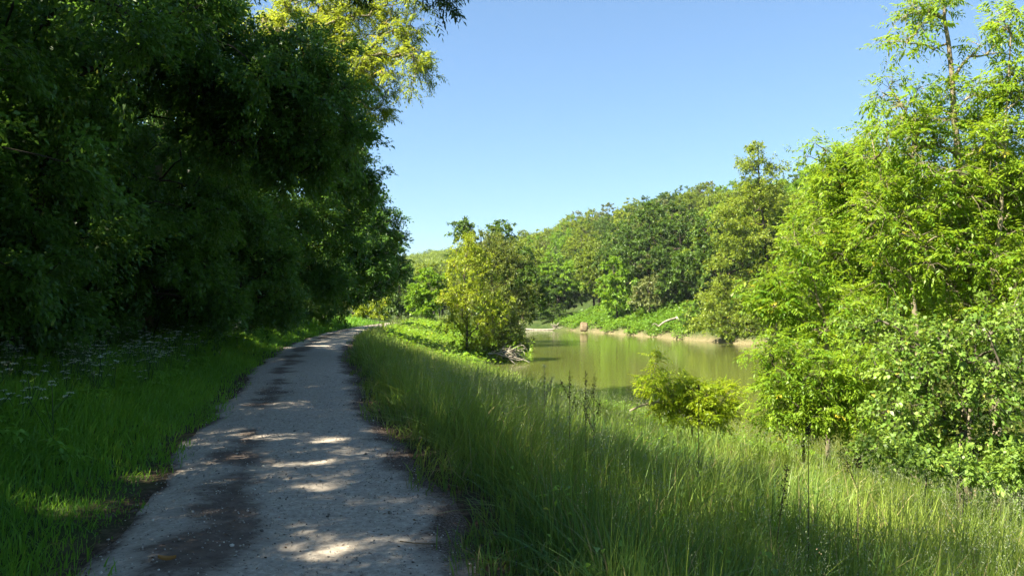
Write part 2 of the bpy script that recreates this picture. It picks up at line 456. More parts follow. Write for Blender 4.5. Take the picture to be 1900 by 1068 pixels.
def grow(seed, trunk, blobs, n_clumps, clump_r, per_clump, leafL, leafW=.5, comp=0, r_trunk=.12, twigs=6,
         shell=.45, r0=.009, droop=.15, flat=.75, branch_from=.2, sides=5, hang=.15, tintspan=.55):
    """skeleton + foliage. trunk: points (local). blobs: ellipsoids (local). Returns (trunkV, trunkF), (leafV, leafF, tint)"""
    rng = np.random.default_rng(seed)
    bl = np.array(blobs, float)
    w = (bl[:, 3] * bl[:, 4] * bl[:, 5]) ** .6 * bl[:, 6]
    k = rng.choice(len(bl), n_clumps, p=w / w.sum())
    d = nrm(rng.normal(0, 1, (n_clumps, 3)))
    r = (shell + (1 - shell) * rng.random(n_clumps)) ** .8
    C = bl[k, :3] + d * bl[k, 3:6] * r[:, None]
    # trunk
    tp = polyline(trunk, 14)
    tp[1:] += rng.normal(0, .02 * r_trunk / .1, tp[1:].shape)
    tr = r_trunk * (1 - np.linspace(0, 1, 14) * .86); tr[0] *= 1.35; tr[1] *= 1.08
    parts = [tubes(tp[None], tr[None], 9)]
    i0 = int(branch_from * 13)
    nodes = [p for p in tp[i0:]]; owner = [-1] * len(nodes)
    nodes = np.array(nodes); owner = np.array(owner)
    order = np.argsort(np.min(np.linalg.norm(C[:, None] - nodes[None], axis=2), axis=1))
    bp, par = [], []
    for o in order:
        c = C[o]
        v = c - nodes
        dist = np.linalg.norm(v, axis=1) + .9 * np.maximum(0, -v[:, 2] + .1)
        q = int(np.argmin(dist)); a = nodes[q]
        L = np.linalg.norm(c - a)
        m1 = a + (c - a) * .35 + rng.normal(0, .06, 3) * L + np.array([0, 0, .06 * L])
        m2 = a + (c - a) * .7 + rng.normal(0, .05, 3) * L + np.array([0, 0, .05 * L])
        pts = np.array([a, m1, m2, c])
        bp.append(polyline(pts, 5)); par.append(owner[q])
        nodes = np.vstack([nodes, m1, m2, c]); owner = np.concatenate([owner, [len(bp) - 1] * 3])
    bp = np.array(bp); cnt = np.ones(len(bp))
    for q in range(len(bp) - 1, -1, -1):
        if par[q] >= 0: cnt[par[q]] += cnt[q]
    rb = np.minimum(r0 * cnt ** .5 * 1.1 + .003, r_trunk * .55)
    rt = np.maximum(rb * .45, r0 * .5)
    R = rb[:, None] * (1 - np.linspace(0, 1, 5)) + rt[:, None] * np.linspace(0, 1, 5)
    parts.append(tubes(bp, R, sides))
    # twigs + leaves
    nC = len(C); cr = clump_r * rng.uniform(.6, 1.25, nC)
    outw = nrm(C - bl[k, :3] + 1e-4)
    T = max(twigs, 3)
    td = nrm(rng.normal(0, 1, (nC, T, 3)) * np.array([1, 1, flat]) + outw[:, None] * .5)
    tl = cr[:, None] * rng.uniform(.6, 1.2, (nC, T))
    tip = C[:, None] + td * tl[..., None] - np.array([0, 0, 1.]) * (tl * hang)[..., None]
    midp = C[:, None] + td * (tl * .5)[..., None] + np.array([0, 0, .04])
    if twigs:
        tw = np.stack([np.broadcast_to(C[:, None], tip.shape), midp, tip], 2).reshape(-1, 3, 3)
        parts.append(tubes(tw, np.full((len(tw), 3), 1.) * np.array([r0 * .5, r0 * .36, r0 * .2]), 3))
    n = nC * per_clump
    ci = np.repeat(np.arange(nC), per_clump); ti = rng.integers(0, T, n)
    t = rng.uniform(.12, 1.0, n) ** .8
    base = C[ci] * (1 - t)[:, None] + tip[ci, ti] * t[:, None] + rng.normal(0, .10 * clump_r, (n, 3)) + np.array([0, 0, .04]) * (4 * t * (1 - t))[:, None]
    D = nrm(td[ci, ti] * .7 + rng.normal(0, .6, (n, 3)) + outw[ci] * .2 - np.array([0, 0, hang]))
    L = leafL * rng.uniform(.65, 1.25, n)
    tint = np.clip(.5 + (rng.random(nC)[ci] - .5) * tintspan + rng.normal(0, .16, n), 0, .98)
    tint[rng.random(n) < .008] = 1.0
    if comp:
        V, Fq, idx = pinnate(rng, base, D, L, comp, leafW, droop)
        tint = tint[idx]
    else:
        V, Fq = leaf_quads(rng, base, D, L, L * leafW * rng.uniform(.8, 1.2, n), .9, .2, droop)
    tv, tf, _ = join(parts)
    return (tv, tf), (V, Fq, tint)

def tree(name, loc, label, cat, lm, bm, group=None, trunkname='trunk', **kw):
    t, l = grow(**kw)
    e = empty(name, loc)
    tag(e, label, cat, group)
    mesh_obj(trunkname, t[0], t[1], bm, e, smooth_sh=True)
    mesh_obj('crown', l[0], l[1], lm, e, attrs={'tint': ('FACE', l[2])})
    return e

def hero(name, base_px, d, label, cat, lm, bm, trunk_px, blobs_px, group=None, sink=.15, **kw):
    """a tree whose trunk and crown were measured in the photograph: stands at its true distance d"""
    bx = (base_px - 950) / 1382 * d
    loc = np.array([bx, d, float(ground(bx, d)) - sink])
    tr = [np.zeros(3)] + [P(*(p if len(p) == 3 else (*p, d))) - loc for p in trunk_px]
    bl = []
    for b_ in blobs_px:
        q = list(pb_(*b_)) if len(b_) >= 5 else list(pb_(*b_, d))
        q[0] -= loc[0]; q[1] -= loc[1]; q[2] -= loc[2]
        bl.append(q)
    return tree(name, loc, label, cat, lm, bm, group, trunk=tr, blobs=bl, **kw)

ORD = ['first', 'second', 'third', 'fourth', 'fifth', 'sixth', 'seventh', 'eighth', 'ninth', 'tenth', 'eleventh', 'twelfth', 'thirteenth', 'fourteenth', 'fifteenth']

def use_mat(root, part, m_):
    for ch in root.children:
        if ch.name.split('.')[0] == part:
            ch.material_slots[0].link = 'OBJECT'; ch.material_slots[0].material = m_

# ---------------------------------------------------------------- left tree wall
lprotos = []
for s_, bl in enumerate([
    [(0, 0, 6.5, 4, 3.6, 4, 1.2), (3.6, 0, 6.3, 3.2, 3.2, 2.4, 1.2), (1.6, 0, 3, 2.8, 3.2, 2.6, 1.3), (.5, .5, 10, 3, 3, 2.4, 1), (1.8, 0, 1.2, 2.2, 3.2, 1.5, .9)],
    [(0, 0, 6, 4, 3.6, 4, 1.2), (3.0, 1, 7.6, 3.4, 3, 2.4, 1.1), (2.2, -1, 4, 2.6, 3, 2.4, 1.3), (0, 0, 9.6, 3, 3, 2.4, 1), (1.4, .4, 1.4, 2.4, 3.4, 1.6, .9)],
    [(0, 0, 6, 4, 3.8, 4.4, 1.2), (3.9, .5, 5.2, 2.8, 3, 2.0, 1.2), (1.8, 0, 2.6, 2.6, 3.2, 2.4, 1.3), (1, -.5, 10.2, 2.8, 3, 2.2, 1)]]):
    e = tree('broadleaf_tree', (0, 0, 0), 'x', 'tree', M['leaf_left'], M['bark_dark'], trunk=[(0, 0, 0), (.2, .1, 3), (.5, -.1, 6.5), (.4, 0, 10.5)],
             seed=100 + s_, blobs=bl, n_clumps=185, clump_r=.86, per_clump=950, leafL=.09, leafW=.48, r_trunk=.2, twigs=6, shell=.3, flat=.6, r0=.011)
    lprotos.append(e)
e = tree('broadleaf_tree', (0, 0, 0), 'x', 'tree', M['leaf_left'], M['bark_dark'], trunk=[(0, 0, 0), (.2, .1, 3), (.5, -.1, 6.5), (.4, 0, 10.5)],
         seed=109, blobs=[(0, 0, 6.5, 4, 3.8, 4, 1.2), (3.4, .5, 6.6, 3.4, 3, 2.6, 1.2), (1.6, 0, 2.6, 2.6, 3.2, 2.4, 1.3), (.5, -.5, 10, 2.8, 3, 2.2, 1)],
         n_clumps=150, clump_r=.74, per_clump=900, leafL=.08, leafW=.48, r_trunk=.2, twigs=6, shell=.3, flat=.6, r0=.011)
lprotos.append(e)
# (Y, distance of the trunk left of the path's centre, scale, prototype, turn, height scale)
front = [(-5.5, 7.4, 1.0, 1, .15, 1.0), (-1.5, 6.5, 1.0, 0, -.2, 1.02), (2.6, 7.1, .95, 2, .1, 1.05), (6.6, 6.1, .95, 1, -.1, 1.1), (10.6, 6.4, .95, 0, .2, 1.08),
         (15, 6.6, .92, 2, -.15, 1.05), (19.4, 6.3, .9, 1, .1, .95), (24, 6.2, .85, 0, -.1, .95), (28.5, 6.0, .85, 2, .2, .9), (33, 5.7, .8, 1, -.2, .9), (37.5, 5.4, .8, 0, .1, .86),
         (42, 5.2, .74, 2, 0, .82), (46.5, 5.0, .7, 1, .15, .8), (51, 5.0, .66, 0, -.1, .74)]
front = [(a[:3] + (3,) + a[4:]) if a[0] < 9 else a for a in front]
used = set()
def place_left(args, label, grp):
    y, off, sc, p, rz, zs = args
    e = lprotos[p] if p not in used else copy_tree(lprotos[p])
    used.add(p)
    x = float(path_x(y)) - off
    e.location = (x, y, float(ground(x, y)) - .1)
    e.rotation_euler = (0, 0, rz)
    e.scale = (sc, sc, sc * zs)
    tag(e, label, 'tree', grp)
    return e
front = [(a[0], a[1], a[2], a[3], a[4], a[5] * (1.12 if -3 < a[0] < 4 else (.97 if a[0] < 22 else 1))) for a in front]
for k, a in enumerate(front):
    place_left(a, 'dark green tree overhanging the left edge of the gravel path, %s from the camera' % ORD[k], 'dark trees lining the left of the path')
back = [(9, 9.5, 1.15, 2, 1.2, 1.25), (15.5, 10, 1.15, 1, 2.5, 1.2), (-8, 10, 1.15, 0, .6, 1.1), (-2, 11, 1.1, 2, 1.4, 1.12), (5, 11.5, 1.1, 1, 2.2, 1.1), (12, 12, 1.1, 0, 3., 1.08), (19, 12, 1.05, 2, .8, 1.0), (26, 11.5, 1., 1, 1.9, .95), (33, 11, .95, 0, 2.7, .92), (41, 10.5, .9, 2, 1.1, .9), (50, 10, .85, 1, .5, .85)]
for k, a in enumerate(back):
    place_left(a, 'dark tree in the second row behind the trees left of the path', 'second row of dark trees')

for k, y in enumerate(np.arange(5.5, 47, 2.6)):
    e = copy_tree(lprotos[k % 3]); e.name = 'understory_shrub'
    sc_ = .30 + .04 * (k % 3)
    x = float(path_x(y)) - HALF - 4.5 - .3 * (k % 2)
    e.location = (x, y, float(ground(x, y)) - .5); e.rotation_euler = (0, 0, .9 * k); e.scale = (sc_ * 1.1, sc_ * 1.1, sc_)
    tag(e, 'dense dark shrub filling the foot of the tree wall behind the cow parsley', 'shrub', 'dark shrubs under the left trees')

# bright ash reaching out above the path, sunlit, and the shaded sprig overhead
yA = 21.; xA = float(path_x(yA)) - 4.6
def rel(b_, loc):
    q = list(b_); q[0] -= loc[0]; q[1] -= loc[1]; q[2] -= loc[2]; return q
locA = np.array([xA, yA, 0.])
blA = [rel(pb_(*q), locA) for q in [(560, 20, 90, 70, 21), (650, 60, 90, 60, 20.5), (740, 60, 55, 60, 20), (700, 130, 70, 50, 20), (600, 130, 80, 50, 20.5), (760, 120, 35, 45, 19.5), (640, -60, 120, 80, 21), (690, 190, 40, 30, 20.5), (480, 60, 70, 60, 22), (745, -20, 50, 40, 20)]]
tree('ash_tree', locA, 'tall ash with sunlit yellow-green sprays reaching out above the path', 'tree', M['leaf_ashleft'], M['bark_pale'],
     trunk=[(0, 0, 0), (.3, 0, 4), (1.0, -.2, 7.5), (2.2, -.4, 10.5)], blobs=blA, seed=7, n_clumps=320, clump_r=.42, per_clump=24, leafL=.23, leafW=.38, comp=4, r_trunk=.2, twigs=6, r0=.010, shell=.2, droop=.2, branch_from=.45)

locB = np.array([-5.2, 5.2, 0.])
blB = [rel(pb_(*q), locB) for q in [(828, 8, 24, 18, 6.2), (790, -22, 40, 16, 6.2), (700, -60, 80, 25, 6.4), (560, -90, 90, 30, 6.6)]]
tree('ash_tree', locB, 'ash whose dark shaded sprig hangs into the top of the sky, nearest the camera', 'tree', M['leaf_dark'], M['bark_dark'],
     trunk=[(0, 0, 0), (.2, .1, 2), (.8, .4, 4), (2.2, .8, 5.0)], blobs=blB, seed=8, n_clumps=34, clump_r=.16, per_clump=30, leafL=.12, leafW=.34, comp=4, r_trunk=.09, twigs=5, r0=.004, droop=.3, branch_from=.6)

LW = dict(clump_r=.6, per_clump=330, leafL=.085, leafW=.48, twigs=6, shell=.2, r0=.009)
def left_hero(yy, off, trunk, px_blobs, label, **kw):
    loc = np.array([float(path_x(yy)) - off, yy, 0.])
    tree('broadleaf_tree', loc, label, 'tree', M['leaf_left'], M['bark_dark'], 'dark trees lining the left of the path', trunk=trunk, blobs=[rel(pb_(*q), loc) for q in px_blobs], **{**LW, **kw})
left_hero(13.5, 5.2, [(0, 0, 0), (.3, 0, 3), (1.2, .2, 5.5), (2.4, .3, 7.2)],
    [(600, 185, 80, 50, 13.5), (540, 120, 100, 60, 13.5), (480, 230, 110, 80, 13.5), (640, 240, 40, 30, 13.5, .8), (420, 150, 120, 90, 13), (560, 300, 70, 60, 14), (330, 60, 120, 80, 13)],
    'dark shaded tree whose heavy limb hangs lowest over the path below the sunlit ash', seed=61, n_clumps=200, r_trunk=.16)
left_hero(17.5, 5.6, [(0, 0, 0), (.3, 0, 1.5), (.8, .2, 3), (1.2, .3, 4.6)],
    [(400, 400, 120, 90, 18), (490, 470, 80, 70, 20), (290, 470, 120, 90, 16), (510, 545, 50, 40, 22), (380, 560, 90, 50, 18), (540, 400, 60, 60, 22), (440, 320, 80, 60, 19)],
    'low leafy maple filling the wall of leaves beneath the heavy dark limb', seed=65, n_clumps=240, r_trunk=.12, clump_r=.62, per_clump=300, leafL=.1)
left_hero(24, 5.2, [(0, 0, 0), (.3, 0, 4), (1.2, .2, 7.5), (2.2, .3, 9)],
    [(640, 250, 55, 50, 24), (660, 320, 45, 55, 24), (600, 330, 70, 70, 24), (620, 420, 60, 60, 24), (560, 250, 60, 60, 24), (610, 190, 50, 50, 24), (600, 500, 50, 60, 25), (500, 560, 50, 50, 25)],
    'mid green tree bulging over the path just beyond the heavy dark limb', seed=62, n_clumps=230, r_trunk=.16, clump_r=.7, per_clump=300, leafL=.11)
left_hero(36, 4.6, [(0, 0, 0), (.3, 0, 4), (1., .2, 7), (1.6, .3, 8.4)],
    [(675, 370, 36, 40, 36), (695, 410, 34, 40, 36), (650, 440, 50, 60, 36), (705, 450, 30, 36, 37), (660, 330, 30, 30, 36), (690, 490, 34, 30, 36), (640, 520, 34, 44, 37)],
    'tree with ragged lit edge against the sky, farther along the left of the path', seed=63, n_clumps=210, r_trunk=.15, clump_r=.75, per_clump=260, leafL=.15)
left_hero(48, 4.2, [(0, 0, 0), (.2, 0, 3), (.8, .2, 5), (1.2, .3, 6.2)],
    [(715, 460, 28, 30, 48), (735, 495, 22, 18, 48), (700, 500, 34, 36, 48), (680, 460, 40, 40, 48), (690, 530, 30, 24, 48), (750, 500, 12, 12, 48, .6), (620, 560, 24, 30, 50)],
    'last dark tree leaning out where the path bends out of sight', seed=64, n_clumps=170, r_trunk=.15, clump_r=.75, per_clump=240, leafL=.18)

# ---------------------------------------------------------------- right-hand trees near the water
hero('ash_tree', 1790, 10.6, 'tall slender bright ash with straight pale trunk at the right edge of the river bank', 'tree', M['leaf_ash'], M['bark_pale'],
     [(1797, 640), (1786, 430), (1770, 230), (1757, 60), (1745, -40)],
     [(1712, 18, 46, 24, 10.6, .6), (1675, 75, 34, 26, 10.4, .5), (1728, 92, 26, 16, 10.6, .25), (1868, 10, 16, 22, 10.6, .25), (1845, 85, 26, 36, 10.6, .5), (1645, 165, 34, 40, 10.4, .6), (1800, 190, 95, 65, 10.6), (1675, 185, 50, 42, 10.2, .8), (1690, 260, 75, 60, 10.2), (1860, 300, 90, 110, 10.8),
      (1740, 350, 110, 90, 10.4), (1850, 440, 100, 90, 10.4), (1700, 470, 90, 80, 10.4), (1880, 560, 90, 80, 10), (1640, 390, 60, 60, 10.4, .8), (1800, 560, 90, 60, 10.4, .7)],
     seed=21, n_clumps=330, clump_r=.31, per_clump=15, leafL=.19, leafW=.36, comp=4, r_trunk=.085, twigs=7, r0=.007, droop=.14, branch_from=.25, shell=.15)
hero('ash_tree', 1655, 14.5, 'broad bright ash just left of the tall slender ash', 'tree', M['leaf_ash'], M['bark'],
     [(1665, 560), (1650, 420), (1630, 330)],
     [(1600, 310, 75, 55, 14.5), (1525, 275, 34, 22, 14.3, .4), (1570, 235, 22, 18, 14.3, .3), (1545, 330, 45, 40, 14.3, .8), (1640, 260, 50, 50, 14.5, .8), (1560, 400, 80, 70, 14.5), (1650, 420, 100, 80, 14.5), (1530, 480, 70, 60, 14.3), (1620, 530, 100, 70, 14.5), (1490, 560, 60, 45, 14.2), (1720, 520, 80, 80, 14.8), (1580, 610, 80, 50, 14.2), (1750, 380, 80, 80, 15)],
     seed=22, n_clumps=380, clump_r=.36, per_clump=14, leafL=.23, leafW=.36, comp=4, r_trunk=.10, twigs=7, r0=.0075, droop=.14, branch_from=.2, shell=.15)
hero('ash_tree', 1852, 10.0, 'thin forked ash with two pale stems right behind the tall slender ash', 'tree', M['leaf_ash'], M['bark_pale'],
     [(1846, 700), (1838, 560), (1852, 420), (1868, 250), (1872, 60)],
     [(1868, 40, 14, 30, 10, 1.), (1880, 160, 30, 50), (1850, 260, 30, 50), (1885, 360, 40, 60), (1830, 480, 40, 40), (1885, 500, 40, 40)],
     seed=29, n_clumps=80, clump_r=.28, per_clump=15, leafL=.18, leafW=.36, comp=4, r_trunk=.06, twigs=6, r0=.006, droop=.14, branch_from=.3, shell=.1)
hero('ash_tree', 1705, 13.0, 'slim ash stem standing between the broad ash and the tall slender ash', 'tree', M['leaf_ash'], M['bark_pale'],
     [(1702, 640), (1690, 500), (1700, 380), (1688, 270)],
     [(1690, 260, 26, 26), (1660, 330, 40, 34), (1720, 380, 40, 40), (1670, 440, 40, 30)],
     seed=30, n_clumps=55, clump_r=.3, per_clump=14, leafL=.2, leafW=.36, comp=4, r_trunk=.06, twigs=6, r0=.006, droop=.14, branch_from=.5, shell=.1)
hero('ash_tree', 1535, 12.5, 'young ash with bare pale leaning stem beside the water', 'tree', M['leaf_ash'], M['bark_pale'],
     [(1535, 640), (1520, 560), (1500, 490), (1475, 440)],
     [(1455, 520, 45, 30, 12.5), (1440, 560, 35, 25, 12.3), (1480, 440, 40, 30, 12.6, .6), (1560, 560, 35, 30, 12.4, .5), (1500, 610, 50, 25, 12.3, .7)],
     seed=23, n_clumps=60, clump_r=.3, per_clump=20, leafL=.2, leafW=.36, comp=4, r_trunk=.04, twigs=5, r0=.005, droop=.14, branch_from=.3)
hero('shrub', 1490, 11.3, 'bright leafy elder shrub at the water edge left of the brambles', 'shrub', M['leaf_ash'], M['bark'],
     [(1490, 760), (1470, 690)],
     [(1440, 680, 42, 40), (1500, 690, 50, 45), (1455, 735, 55, 35), (1540, 740, 60, 50), (1590, 680, 60, 50), (1480, 775, 60, 25), (1600, 760, 50, 40), (1425, 640, 22, 18)],
     seed=24, n_clumps=220, clump_r=.26, per_clump=15, leafL=.17, leafW=.34, comp=4, r_trunk=.03, twigs=4, r0=.004, droop=.3, branch_from=.1)
hero('bramble_bush', 1775, 8.6, 'tall tangled bramble bush around the foot of the slender ash', 'shrub', M['leaf_bramble'], M['bark'],
     [(1790, 760), (1800, 660)],
     [(1700, 660, 80, 60), (1800, 640, 80, 60), (1870, 620, 60, 70), (1660, 750, 70, 60), (1760, 740, 80, 60), (1860, 730, 70, 60), (1700, 830, 70, 35), (1640, 620, 60, 50, 9.2), (1790, 830, 80, 45), (1880, 840, 60, 55), (1900, 900, 60, 40, 8.2)],
     seed=25, n_clumps=250, clump_r=.24, per_clump=60, leafL=.055, leafW=.72, r_trunk=.05, twigs=5, r0=.0045, droop=.2, branch_from=.1, shell=.25, tintspan=.8)
hero('bramble_bush', 1700, 7.6, 'low bramble spray spreading into the sunlit grass below the tall bramble bush', 'shrub', M['leaf_bramble'], M['stem'],
     [(1720, 860), (1700, 830)],
     [(1690, 850, 60, 25), (1760, 860, 60, 25), (1840, 870, 60, 25), (1640, 830, 40, 20), (1890, 850, 40, 30)],
     seed=26, n_clumps=90, clump_r=.17, per_clump=42, leafL=.05, leafW=.72, r_trunk=.015, twigs=4, r0=.003, droop=.2, branch_from=.0)
hero('willow_bush', 1600, 19, 'leafy bush standing in the gap between the river and the broad ash', 'shrub', M['leaf_alder'], M['bark'],
     [(1600, 600), (1600, 540)],
     [(1560, 590, 60, 50), (1640, 590, 70, 60), (1720, 600, 70, 60), (1500, 640, 40, 25, 19, .6), (1800, 560, 90, 90), (1880, 480, 90, 110)],
     seed=27, n_clumps=150, clump_r=.6, per_clump=110, leafL=.12, leafW=.5, r_trunk=.06, twigs=5, r0=.006)
# robinia sapling with its fallen pale branch
e = hero('robinia_sapling', 1300, 12.2, 'small yellow-green robinia sapling leaning out over the bank', 'sapling', M['leaf_robinia'], M['bark_pale'],
     [(1270, 745), (1225, 720)],
     [(1222, 680, 16, 22, 12, .6), (1215, 712, 26, 16, 12, .6), (1262, 715, 34, 18, 12.2), (1310, 700, 20, 16, 12.2, .6), (1290, 735, 50, 22, 12.2), (1250, 750, 36, 18, 12.2, .7), (1330, 740, 34, 26, 12.4, .8), (1300, 765, 60, 16, 12.2, .7)],
     seed=28, n_clumps=105, clump_r=.19, per_clump=17, leafL=.155, leafW=.36, comp=4, r_trunk=.022, twigs=4, r0=.0032, droop=.2, branch_from=.0)
a_, b_, c_ = P(1168, 762, 12.1), P(1205, 748, 12.1), P(1290, 742, 12.3)
v, f = tubes(polyline([a_, b_, c_], 8)[None] - np.array(e.location)[None, None], np.linspace(.016, .028, 8)[None], 7)
mesh_obj('branch', v, f, M['bark_pale'], e, smooth_sh=True)

# ---------------------------------------------------------------- middle distance
hero('willow_tree', 868, 40, 'yellow-green young willow on the spit where the path bends', 'tree', M['leaf_willow'], M['bark'],
     [(866, 600), (862, 520), (868, 450)],
     [(868, 460, 34, 30), (850, 500, 36, 34), (895, 500, 34, 34), (842, 550, 34, 36), (885, 550, 44, 36), (850, 600, 38, 34), (900, 600, 38, 34), (925, 560, 26, 30, 40, .6), (862, 640, 34, 14, 40, .6)],
     seed=31, n_clumps=220, clump_r=.42, per_clump=62, leafL=.14, leafW=.36, r_trunk=.09, twigs=6, r0=.008, shell=.15, branch_from=.15, flat=1.1)
hero('willow_bush', 935, 41.5, 'olive low bush right of the young willow above the driftwood', 'shrub', M['leaf_olive'], M['bark'],
     [(932, 620), (930, 590)],
     [(920, 630, 36, 22), (952, 622, 28, 22), (945, 590, 26, 24), (975, 640, 16, 12, 41.5, .5), (900, 650, 30, 12)],
     seed=32, n_clumps=110, clump_r=.4, per_clump=60, leafL=.13, leafW=.45, r_trunk=.06, twigs=6, r0=.008, shell=.15, branch_from=.1)
hero('olive_green_tree', 915, 55, 'tall sparse olive-green tree with dark tufts at its top, behind the willow', 'tree', M['leaf_olive'], M['bark_dark'],
     [(915, 560), (910, 490), (905, 430)],
     [(905, 450, 40, 26), (890, 490, 46, 36), (940, 480, 42, 36), (920, 530, 56, 40), (965, 550, 36, 36), (960, 590, 34, 28), (870, 470, 24, 24), (870, 560, 40, 30)],
     seed=33, n_clumps=300, clump_r=.55, per_clump=60, leafL=.16, leafW=.45, r_trunk=.16, twigs=6, r0=.010, shell=.1, branch_from=.2, flat=1.1)
hero('dark_green_tree', 905, 60, 'dark leafy tree whose top shows behind the olive-green tree', 'tree', M['leaf_hill_dark'], M['bark_dark'],
     [(900, 560), (895, 480), (890, 425)],
     [(862, 425, 20, 20), (880, 445, 26, 22), (930, 428, 22, 22), (918, 450, 30, 24), (900, 480, 50, 30), (950, 500, 36, 36), (985, 520, 28, 30), (1000, 560, 30, 36), (930, 560, 50, 40), (968, 470, 16, 14)],
     seed=34, n_clumps=260, clump_r=.7, per_clump=90, leafL=.22, leafW=.6, r_trunk=.18, twigs=4, r0=.012, shell=.3)
hero('round_bush', 690, 70, 'yellow round bush lit by the sun at the far end of the path', 'shrub', M['leaf_willow'], M['bark'],
     [(688, 585), (690, 560)], [(680, 565, 24, 22), (702, 560, 16, 26), (690, 585, 30, 14), (668, 580, 14, 14)],
     seed=35, n_clumps=70, clump_r=.5, per_clump=70, leafL=.2, leafW=.5, r_trunk=.08, twigs=0, r0=.01)
hero('small_tree', 738, 76, 'dark shaggy tree between the yellow bush and the bright green tree', 'tree', M['leaf_hill_dark'], M['bark_dark'],
     [(738, 570), (740, 530)], [(738, 525, 24, 24), (730, 555, 26, 28), (752, 560, 20, 28), (755, 510, 22, 20), (715, 580, 18, 14)],
     seed=36, n_clumps=90, clump_r=.6, per_clump=80, leafL=.24, leafW=.55, r_trunk=.12, twigs=0, r0=.012)
hero('small_tree', 790, 66, 'fresh bright green rounded tree beyond the bend of the path', 'tree', M['leaf_fresh'], M['bark'],
     [(790, 570), (790, 530)], [(795, 522, 22, 20), (778, 545, 22, 24), (805, 550, 24, 28), (788, 575, 30, 22), (820, 530, 14, 20)],
     seed=37, n_clumps=110, clump_r=.55, per_clump=80, leafL=.22, leafW=.6, r_trunk=.12, twigs=0, r0=.012)
hero('small_tree', 655, 85, 'pale scrubby tree glimpsed past the dark trees where the path vanishes', 'tree', M['leaf_hill_pale'], M['bark'],
     [(655, 570), (655, 540)], [(655, 555, 22, 24), (640, 570, 16, 20), (665, 580, 16, 12)],
     seed=38, n_clumps=40, clump_r=.7, per_clump=60, leafL=.25, leafW=.5, r_trunk=.08, twigs=0, r0=.012)
hero('broadleaf_tree', 1145, 84, 'bright rounded tree on the far bank left of the nettle mound', 'tree', M['leaf_fresh'], M['bark'],
     [(1145, 560), (1145, 510)], [(1145, 500, 26, 22), (1128, 530, 26, 26), (1165, 525, 28, 30), (1145, 555, 34, 26), (1180, 560, 16, 20)],
     seed=41, n_clumps=130, clump_r=.75, per_clump=80, leafL=.26, leafW=.6, r_trunk=.15, twigs=0, r0=.013)
hero('broadleaf_tree', 1205, 80, 'pale yellowish tree standing behind the nettle mound', 'tree', M['leaf_hill_pale'], M['bark'],
     [(1205, 560), (1205, 540)], [(1205, 530, 24, 20), (1190, 550, 20, 20), (1222, 555, 22, 20)],
     seed=42, n_clumps=70, clump_r=.7, per_clump=70, leafL=.24, leafW=.5, r_trunk=.12, twigs=0, r0=.013)
hero('broadleaf_tree', 1258, 79, 'dark green tree between the pale tree and the tall alder', 'tree', M['leaf_hill_dark'], M['bark_dark'],
     [(1258, 560), (1258, 500)], [(1255, 490, 28, 26), (1240, 530, 24, 30), (1272, 530, 30, 34), (1256, 565, 28, 24)],
     seed=43, n_clumps=120, clump_r=.8, per_clump=80, leafL=.26, leafW=.6, r_trunk=.15, twigs=0, r0=.013)
hero('alder_tree', 1415, 60, 'tall alder with airy tip and bare trunk showing, on the far bank', 'tree', M['leaf_alder'], M['bark_dark'],
     [(1425, 520), (1415, 400), (1408, 320), (1405, 268)],
     [(1405, 275, 14, 14, 60, 2.2), (1392, 305, 28, 16, 60, 1.5), (1432, 312, 26, 16, 60, 1.3), (1405, 345, 44, 20, 60, 1.5), (1405, 370, 46, 34), (1355, 395, 40, 40, 60, 1.3), (1455, 395, 40, 40, 60, 1.3), (1400, 440, 75, 44), (1350, 480, 46, 44), (1440, 500, 60, 44), (1390, 540, 76, 40), (1330, 550, 46, 40), (1310, 590, 40, 26), (1380, 600, 60, 26), (1450, 590, 50, 30)],
     seed=44, n_clumps=640, clump_r=.62, per_clump=66, leafL=.17, leafW=.55, r_trunk=.17, twigs=6, r0=.010, shell=.1, branch_from=.3, flat=1.0)
hero('overhanging_willow', 1440, 55, 'dark low willow overhanging the water at the foot of the alder', 'shrub', M['leaf_hill_mid'], M['bark_dark'],
     [(1440, 600), (1430, 580)], [(1380, 600, 40, 24), (1430, 590, 50, 30), (1340, 600, 34, 22), (1490, 600, 50, 34), (1540, 590, 50, 40)],
     seed=45, n_clumps=130, clump_r=.55, per_clump=80, leafL=.17, leafW=.5, r_trunk=.1, twigs=4, r0=.01)

# ---------------------------------------------------------------- wooded hillside: individual trees from six prototypes
protos = []
rp = np.random.default_rng(77)
for k in range(6):
    R = rp.uniform(3.2, 4.2); H = rp.uniform(8.5, 11)
    bl = [(0, 0, H * .62, R, R, H * .34, 1.3)]
    for q in range(6):
        a = q * 1.05 + rp.uniform(-.3, .3); rr = R * rp.uniform(.5, .75)
        bl.append((rr * cos(a), rr * sin(a), H * rp.uniform(.4, .75), R * .5, R * .5, R * .45, 1.1))
    bl.append((rp.uniform(-1, 1), rp.uniform(-1, 1), H * .86, R * .5, R * .5, R * .4, 1.2))
    e = tree('hill_tree', (0, 0, 0), 'x', 'tree', M['leaf_hill_mid'], M['bark_dark'], seed=200 + k, trunk=[(0, 0, -.5), (.1, 0, H * .4), (0, .1, H * .8)], blobs=bl,
             n_clumps=150, clump_r=.72, per_clump=150, leafL=.19, leafW=.65, r_trunk=.22, twigs=0, shell=.6, r0=.02, sides=4, branch_from=.3, flat=.7, tintspan=.7)
    protos.append(e)
